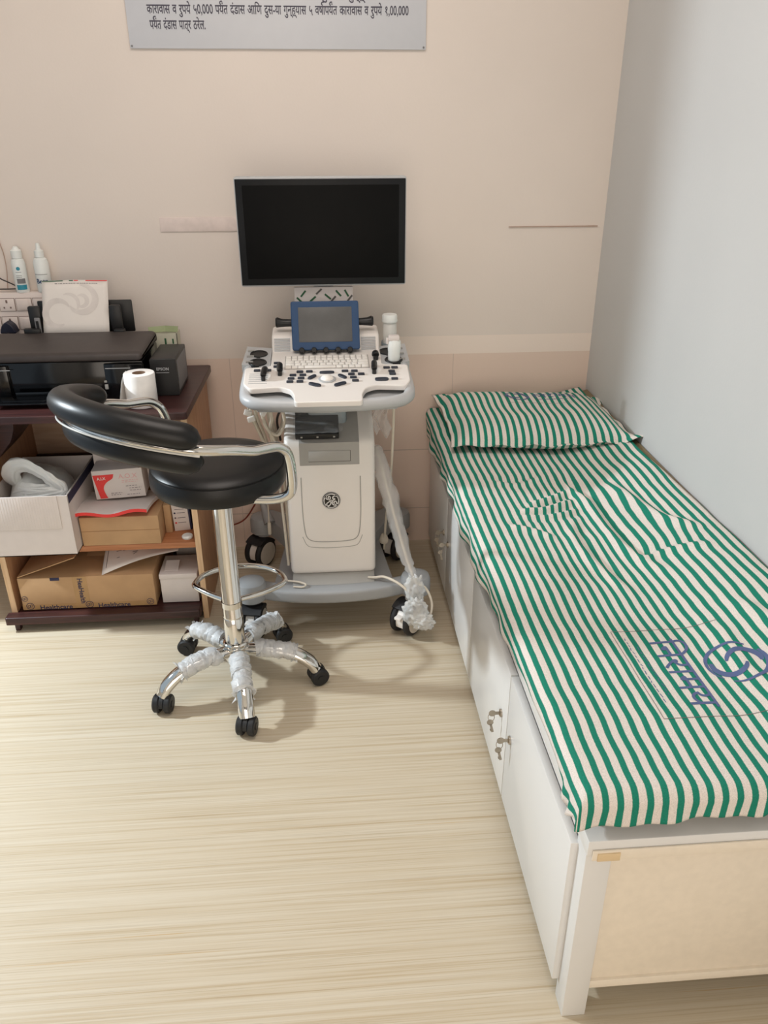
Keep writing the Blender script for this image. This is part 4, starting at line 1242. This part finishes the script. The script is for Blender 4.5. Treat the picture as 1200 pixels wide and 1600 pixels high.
tag(B().tube(smooth_path([(-1.28, 2.812, 1.06), (-1.12, 2.812, 1.068), (-1.055, 2.80, 1.048), (-1.012, 2.800, 1.024), (-1.02, 2.79, 1.0225), (-1.2, 2.79, 1.0225)], 8), .0022, 8).build('thin_lead', 'cabledark', None, (-1.1, 2.8, 1.04)), 'thin dark lead lying beside the teal labelled bottle', 'cable')
tag(B().tube(smooth_path([(-1.16, 2.816, 1.62), (-1.105, 2.816, 1.38), (-1.055, 2.816, 1.18), (-1.045, 2.813, 1.10), (-1.05, 2.80, 1.021)], 8), .0016, 8).build('wall_wire', 'seam', None, (-1.1, 2.816, 1.35)), 'thin pale wire running down the wall to the socket board', 'cable')

# ---- shelf contents
def carton_shell(b, x0, x1, y0, y1, z0, z1, t=.003, m=0):
    for bx in ((x0, y0, z0, x1, y0 + t, z1), (x0, y1 - t, z0, x1, y1, z1), (x0, y0 + t, z0, x0 + t, y1 - t, z1), (x1 - t, y0 + t, z0, x1, y1 - t, z1), (x0, y0, z0, x1, y1, z0 + t)): b.box(*bx, 0, m)
oc = thing('open_carton', 'open white carton with folded flap on the shelf, holding a carrier bag', 'box', (-.92, 2.42, .29))
q = B(); carton_shell(q, -1.040, -.800, 2.262, 2.60, .291, .495); q.build('box', 'cartonw', oc)
q = B(); q.box(-1.036, 2.2585, .385, -.83, 2.2605, .497, .0005)
for i in range(24): q.box(-1.035 + i * .0083, 2.2578, .388, -1.0335 + i * .0083, 2.2586, .494)
q.build('flap', 'cartonw', oc)
q = B(); q.box(-.8002, 2.27, .465, -.799, 2.595, .4935); q.box(-.8032, 2.268, .492, -.7992, 2.598, .4965, 0, 1); q.build('edge_print', ['navy', 'cartong'], oc)
q = B()
def bagfn(d): return 1 + .10 * noise.noise(d * 2.2 + Vector((1, 4, 2))) + .05 * abs(noise.noise(d * 5)) + .07 * abs(noise.noise(Vector((d.x * 9, d.y * 9, d.z * 3))))
q.ell((-.930, 2.43, .415), (.098, .125, .105), 48, 32, fn=bagfn)
hp = smooth_path([(-.985, 2.42, .46), (-.998, 2.38, .51), (-.980, 2.36, .555), (-.940, 2.35, .566), (-.900, 2.34, .548), (-.862, 2.33, .522), (-.845, 2.34, .490), (-.875, 2.33, .474), (-.93, 2.33, .480), (-.968, 2.35, .486)], 9)
q.tube(hp, [.0235 + .0035 * sin(i * .13) + .003 * noise.noise(Vector((i * .31, 2, 1))) for i in range(len(hp))], 40, flat=.5, ridge=.13)
for f_ in (0, 1, 2):
    hp2 = smooth_path([(-.99 + .03 * f_, 2.36, .47), (-.94, 2.335 - .008 * f_, .490 - .012 * f_), (-.88 + .02 * f_, 2.33, .492 - .006 * f_), (-.85, 2.36, .47)], 8)
    q.tube(hp2, [.010 + .002 * sin(i * .4) for i in range(len(hp2))], 10, flat=.6)
tag(q.build('carrier_bag', 'bag', None, (-.93, 2.42, .30), angle=80), 'crumpled white plastic carrier bag inside the open white carton', 'bag')
bc = thing('brown_carton', 'plain closed brown carton on the shelf under the red edged packet', 'box', (-.67, 2.45, .29))
q = B(); q.box(-.796, 2.316, .2905, -.548, 2.58, .392, .003); q.box(-.795, 2.3152, .3425, -.549, 2.3165, .3435, 0, 1); q.build('box', ['carton', 'cartonin'], bc)
q = B()
def pk(u_, v): 
    return Vector((-.828 + .25 * u_ + .02 * v, 2.305 + .20 * v, .396 + .012 * (1 - v) ** 2 * sin(u_ * 5 + .5) ** 2 + .006 * sin(v * 5) + .010 * u_ * u_ * (1 - v)))
g_ = q.sheet(lambda a_, b_: pk(a_, b_) + Vector((0, 0, .008)), 20, 12)
h_ = q.sheet(lambda a_, b_: pk(a_, b_) - Vector((0, 0, .003)), 20, 12, m=1)
for i in range(20):
    q._f([g_[i][0], g_[i + 1][0], h_[i + 1][0], h_[i][0]], 1); q._f([g_[i][12], g_[i + 1][12], h_[i + 1][12], h_[i][12]], 0)
for j in range(12):
    q._f([g_[0][j], g_[0][j + 1], h_[0][j + 1], h_[0][j]], 1); q._f([g_[20][j], g_[20][j + 1], h_[20][j + 1], h_[20][j]], 0)
tag(q.build('packet', ['cartonw', 'red'], None, (-.70, 2.4, .40)), 'flat white packet with red front edge lying on the brown carton', 'packet')
mbx = thing('medicine_box', 'white box with red wave and pale red lettering on the packet', 'box', (-.68, 2.46, .41))
MXM = Tm(-.676, 2.405, .418) @ Rz(radians(3)) @ Ry(radians(-2))
q = B(); q.box(-.080, 0, 0, .078, .09, .100, .0012, 0, MXM); bxo = q.build('box', 'cartonw', mbx)
q = B(); MF = MXM @ Matrix(((1, 0, 0, 0), (0, 0, -1, -.0006), (0, 1, 0, 0), (0, 0, 0, 1)))
wave = [tuple(v[:2]) for v in smooth_path([(-.012, .085, 0), (-.018, .070, 0), (-.038, .058, 0), (-.050, .040, 0), (-.048, .020, 0), (-.042, .003, 0)], 4)]
poly = [(-.066, .003), (-.078, .085)] + wave
q.prism(poly, -.0002, .0003, 0, MF)
q.text('A.I.X', .013, MF @ Tm(-.066, .068, .0006), 2, ext=0, bold=.0003)
q.text('A.O.X', .022, MF @ Tm(.002, .068, 0), 1, ext=.0003)
random.seed(6)
for yy, x0, x1 in ((.060, .010, .062), (.054, .010, .060), (.040, .020, .055), (.032, .030, .068), (.024, .030, .066), (.018, -.03, .005), (.012, -.03, .0), (.010, .02, .06)):
    x = x0
    while x < x1:
        l = random.uniform(.003, .010); q.box(x, yy, 0, min(x + l, x1), yy + .0016, .0003, 0, 1 if yy > .05 else 3, MF); x += l + .003
q.build('print', ['red', 'palered', 'cartonw', 'ptext'], bxo, flip=False)
wbx = thing('blue_lidded_box', 'white box with blue corner behind the red waved box', 'box', (-.69, 2.55, .41))
q = B(); q.box(-.775, 2.500, .415, -.600, 2.59, .565, .001); q.box(-.775, 2.499, .548, -.740, 2.501, .566, 0, 1); q.box(-.776, 2.499, .5645, -.740, 2.591, .5665, 0, 1); q.build('box', ['cartonw', 'bluep'], wbx)
tag(B().box(-.576, 2.392, .2905, -.532, 2.58, .385, .002).build('narrow_carton', 'carton', None, (-.545, 2.45, .29)) if False else B().box(-.5465, 2.392, .2905, -.524, 2.58, .392, .002).build('narrow_carton', 'carton', None, (-.535, 2.48, .29)), 'narrow brown carton wedged between brown carton and dotted white box', 'box')
dbx = thing('dotted_box', 'thin white box with three coloured dots, upright at the shelf end', 'box', (-.49, 2.5, .29))
MXX = Tm(-.492, 2.405, .2905) @ Rz(radians(4)) @ Ry(radians(-2))
q = B(); q.box(-.027, 0, 0, .024, .12, .110, .001, 0, MXX); q.box(.0242, .002, 0, .030, .12, .108, .001, 1, MXX)
for i, mm in enumerate((2, 3, 4)):
    q.lathe([(0, 0), (.0032, 0), (.0032, .0006), (0, .0006)], 14, mm, MXX @ Tm(-.019, 0, .066 - i * .018) @ Rx(pi / 2))
    q.box(-.012, -.0006, .065 - i * .018, .014, 0, .067 - i * .018, 0, 3, MXX)
q.box(-.018, -.0006, .078, .012, 0, .080, 0, 3, MXX)
q.build('box', ['cartonw', 'navy', 'inkblue', 'ptext', 'red'], dbx)
q = B(); q.lathe([(0, 0), (.016, 0), (.018, .003), (.018, .008), (.015, .011), (0, .012)], 26, 0, Tm(-.470, 2.350, .2905)); tag(q.build('round_cap', 'bottlew', None, (-.470, 2.35, .29)), 'small round white cap lying on the shelf edge', 'cap')

# ---- bottom shelf contents
hx = thing('parcel_carton', 'big brown carton sealed with printed tape on the bottom board', 'box', (-.81, 2.5, .055))
CX0, CX1, CY0, CY1, CZ0, CZ1 = -1.030, -.592, 2.318, 2.66, .0565, .178
q = B(); q.box(CX0, CY0, CZ0, CX1, CY1, CZ1, .003); hbx = q.build('box', 'carton', hx)
q = B(); q.box(0, 0, 0, .205, .19, .003, 0, 0, Tm(CX0 + .002, CY0 + .004, CZ1 + .001) @ Ry(radians(-19))); q.build('flap', 'carton', hx)
MXH = Matrix(((1, 0, 0, 0), (0, 0, -1, CY0 - .0008), (0, 1, 0, 0), (0, 0, 0, 1)))
q = B()
q.box(-.855, CY0 - .0003, CZ0 + .0202, -.808, CY0 + .001, CZ1, 0, 0)
q.box(CX0, CY0 - .0006, CZ0 + .002, CX1, CY0 + .001, CZ0 + .020, 0, 0)
q.text('HeaHealth', .0225, MXH @ Tm(-.838, CZ1 - .006, 0) @ Rz(-pi / 2), 1, ext=.0002, bold=.0004)
for x in (-.975, -.785): q.text('Healthcare', .024, MXH @ Tm(x, CZ0 + .001, 0), 1, ext=.0002, bold=.0004)
def tape_emblem(cx, cz, r):
    q.lathe([(r * .86, 0), (r, 0), (r, .0004), (r * .86, .0004)], 24, 1, MXH @ Tm(cx, cz, 0))
    for sg in (-1, 1):
        pts = [(cx + sg * r * .3 + r * .34 * cos(a), cz + sg * r * .1 + r * .42 * sin(a)) for a in [2 * pi * i / 12 for i in range(13)]]
        for (a_, b_) in zip(pts, pts[1:]):
            q._f([q._v(MXH @ Vector((a_[0], a_[1], .0005))), q._v(MXH @ Vector((b_[0], b_[1], .0005))), q._v(MXH @ Vector((b_[0] * .7 + (cx + sg * r * .3) * .3, b_[1] * .7 + (cz + sg * r * .1) * .3, .0005))), q._v(MXH @ Vector((a_[0] * .7 + (cx + sg * r * .3) * .3, a_[1] * .7 + (cz + sg * r * .1) * .3, .0005)))], 1)
tape_emblem(-.812, CZ0 + .014, .013); tape_emblem(-1.005, CZ0 + .016, .013); tape_emblem(-.612, CZ0 + .016, .012); tape_emblem(-1.018, CZ0 + .045, .010)
q.box(-.925, CY0 - .0006, CZ1 - .012, -.895, CY0 + .001, CZ1 - .001, 0, 1)
q.build('printed_tape', ['tape', 'inkblue'], hbx, flip=False)
tag(B().box(-.842, 2.40, .1800, -.70, 2.58, .1835, .001, 0, Tm(-.77, 2.5, .2) @ Rx(radians(10)) @ Tm(.77, -2.5, -.198)).build('cardboard_piece', 'carton', None, (-.77, 2.48, .19)), 'loose cardboard piece lying on the taped parcel carton', 'cardboard')
q = B()
def pf(u_, v):
    x = -.758 + .245 * u_ - .01 * v; y = 2.322 + .235 * v - .03 * (1 - v) * u_ + .09 * u_ * (1 - v)
    return (x, y, .212 + .022 * v + .014 * u_ + .012 * sin(u_ * 3 + v * 2) - .034 * (1 - v) ** 2 * (1 - u_))
q.sheet(pf, 16, 12)
pcx = q.build('printed_sheet', 'paper', None, (-.65, 2.44, .2)); mo_ = pcx.modifiers.new('thickness', 'SOLIDIFY'); mo_.thickness = .0012
tag(pcx, 'white printed sheet with faint sketches lying across the taped carton', 'paper')
q = B(); random.seed(8)
def pfl(p): c_ = pf(p.x, p.y); return Vector((c_[0], c_[1], c_[2] + .0012))
for _ in range(34):
    a = random.uniform(.1, .85); b_ = random.uniform(.15, .85); l = random.uniform(.02, .09); an = random.choice((0, 0, 1.57, .6))
    strokes(q, [((a, b_), (min(.95, a + l * cos(an)), min(.95, b_ + l * sin(an) * 1.2)))], .012, 0, pfl, .03)
strokes(q, [((.05, .08), (.05, .92)), ((.05, .92), (.95, .92))], .008, 0, pfl, .05)
q.build('sketch', 'ptext', pcx, flip=False)
wb2 = thing('white_carton', 'small plain white carton at the right end of the bottom board', 'box', (-.515, 2.40, .055))
q = B(); q.box(-.574, 2.330, .0565, -.452, 2.46, .160, .002); q.box(-.576, 2.328, .148, -.450, 2.462, .1665, .002); q.build('box', 'cartonw', wb2)
q = B(); q.box(-.56, -.001, 0, -.515, .001, .05, 0, 0, Tm(0, 2.352, .168) @ Rx(radians(-76))); q.build('flap', 'cartonw', wb2)
tag(B().box(-.545, 2.50, .0565, -.45, 2.515, .235, .001).build('file_folder', 'cartong', None, (-.5, 2.5, .06)), 'grey folder standing behind the small white carton', 'folder')

# ---- wires on the floor behind the stool
q = B(); q.tube(smooth_path([(-.40, 2.80, .10), (-.33, 2.78, .14), (-.27, 2.74, .24)], 6), .003, 8)
tag(q.build('red_lead', 'cablered', None, (-.33, 2.78, .1)), 'thin red lead on the wall behind the stool column', 'cable')
q = B(); q.tube(smooth_path([(-.285, 2.76, .36), (-.262, 2.70, .30), (-.245, 2.66, .25)], 6), .005, 8); q.tube(smooth_path([(-.262, 2.70, .30), (-.240, 2.655, .245), (-.222, 2.62, .20)], 6), [.006 + .016 * i / 12 for i in range(13)], 12, m=1)
tag(q.build('cable_plug', ['cable', 'base'], None, (-.25, 2.7, .3)), 'cream cable with tapered grey plug above the rear left caster', 'cable')

# ------------------------------------------------------------------ wall notice board
sg_ = thing('notice_board', 'grey printed notice board with black lettering high on the wall', 'sign', (-.10, 2.81, 1.95))
q = B(); q.box(-.552, YB - .008, 1.722, .347, YB, 2.24, .001); q.build('board', 'sign', sg_)
q = B()
for x in (-.546, .340): q.lathe([(0, 0), (.003, 0), (.003, .002), (0, .002)], 12, 0, Matrix(((1, 0, 0, x), (0, 0, -1, YB - .008), (0, 1, 0, 1.728), (0, 0, 0, 1))))
q.build('screw', 'tankgrey', sg_)
def line(b, words, x0, x1, z, size):
    """Devanagari words in writing order; '^' puts the hook of a half r over the letter before it"""
    MX = lambda x: Matrix(((1, 0, 0, x), (0, 0, -1, YB - .0082), (0, 1, 0, z), (0, 0, 0, 1)))
    def width(t):
        k = B(); w = k.text(t, size, I4); k.bm.free(); return w
    ws = [width(w.replace('^', '')) for w in words]
    sq = (x1 - x0) / (sum(ws) + .36 * size * (len(words) - 1))
    gap = .36 * size * sq; ws = [w * sq for w in ws]
    x = x0
    for w, wd in zip(words, ws):
        b.text(w.replace('^', ''), size, MX(x), 0, bold=.0006, ext=.0002, xs=sq)
        pos = w.find('^')
        while pos >= 0:
            pre = width(w[:pos].replace('^', '')) * sq
            hk = [(pre - size * .16 + size * .13 * cos(a), size * .80 + size * .13 * sin(a), .0004) for a in [radians(250 - 200 * i / 8) for i in range(9)]]
            b.tube([MX(x) @ Vector(p) for p in hk], .0016, 6)
            pos = w.find('^', pos + 1)
        x += wd + gap
q = B()
SZ = .0345
line(q, ['कारावास', 'व', 'रुपये', '५0,000', 'पय^ंत', 'दंडास', 'आिण', 'दुस-या', 'गुन्ह्यास', '५', 'वषा^पय^ंत', 'कारावास', 'व', 'रुपये', '१,00,000'], -.490, .292, 1.813, SZ)
line(q, ['पय^ंत', 'दंडास', 'पात्र', 'ठरेल.'], -.486, -.322, 1.773, SZ)
line(q, ['दुस-या', 'गुन्ह्यास'], .03, .20, 1.853, SZ)
q.build('lettering', 'signtext', sg_, flip=False)

# ------------------------------------------------------------------ ceiling lamp panel, unseen, added to brighten the room
cl = thing('ceiling_fill', 'flat square ceiling lamp panel added to brighten the room', 'fill', (-.2, 1.45, ZC))
B().box(-.74, .91, ZC - .05, .34, 1.99, ZC, .01).build('housing', 'metalframe', cl)
B().box(-.71, .94, ZC - .054, .31, 1.96, ZC - .049).build('diffuser', 'fill', cl)

def area(name, loc, target, sx, sy, power, col, spread=pi):
    l = bpy.data.lights.new(name, 'AREA'); l.shape = 'RECTANGLE'; l.size = sx; l.size_y = sy; l.energy = power; l.color = col; l.spread = spread
    o = bpy.data.objects.new(name, l); COL.objects.link(o); o.location = loc
    o.rotation_euler = (Vector(target) - Vector(loc)).to_track_quat('-Z', 'Y').to_euler(); return o
area('ceiling_fill_light', (-.2, 1.45, ZC - .06), (-.2, 1.45, 0), 1.0, 1.0, 13, (1, .88, .82))  # added soft fill, shines down from the ceiling panel
area('front_fill_light', ((OX0 + OX1) / 2, YF - .12, 1.05), ((OX0 + OX1) / 2, 2, 1.05), OX1 - OX0 - .1, 2.0, 32, (1, .86, .72))  # added fill from behind the camera, lifts the low shade
area('window_light', (-2.5, 2.33, 1.77), (-1.4, 2.03, -.43), .14, .14, 92, (.86, .95, 1))
area('window_skylight', (XL - .12, 1.55, 1.2), (.4, 1.5, .9), 1.5, 2.1, 3, (.72, .88, 1))

W = bpy.data.worlds.new('daylight'); S.world = W; W.use_nodes = True
W.node_tree.nodes['Background'].inputs['Color'].default_value = (.75, .87, 1, 1)
W.node_tree.nodes['Background'].inputs['Strength'].default_value = .25

# ------------------------------------------------------------------ camera
f_px, pit, yaw, rol = 1235.07, .450769, .0760398, -.0020530
fw = Vector((sin(yaw) * cos(pit), cos(yaw) * cos(pit), -sin(pit)))
rt = Vector((cos(yaw), -sin(yaw), 0)); up = rt.cross(fw)
rt, up = cos(rol) * rt + sin(rol) * up, -sin(rol) * rt + cos(rol) * up
cd = bpy.data.cameras.new('camera'); cd.sensor_fit = 'VERTICAL'; cd.sensor_height = 32; cd.lens = f_px / 1600 * 32
cd.clip_start = .02
co = bpy.data.objects.new('camera', cd); COL.objects.link(co)
mw = Matrix((rt, up, -fw)).transposed().to_4x4(); mw.translation = (0, 0, 1.5); co.matrix_world = mw
S.camera = co

S.view_settings.view_transform = 'Standard'; S.view_settings.look = 'None'
S.view_settings.exposure = 0; S.view_settings.gamma = 1; S.view_settings.use_curve_mapping = False
S.cycles.max_bounces = 10; S.cycles.diffuse_bounces = 8; S.cycles.transparent_max_bounces = 16
S.cycles.caustics_reflective = False; S.cycles.caustics_refractive = False
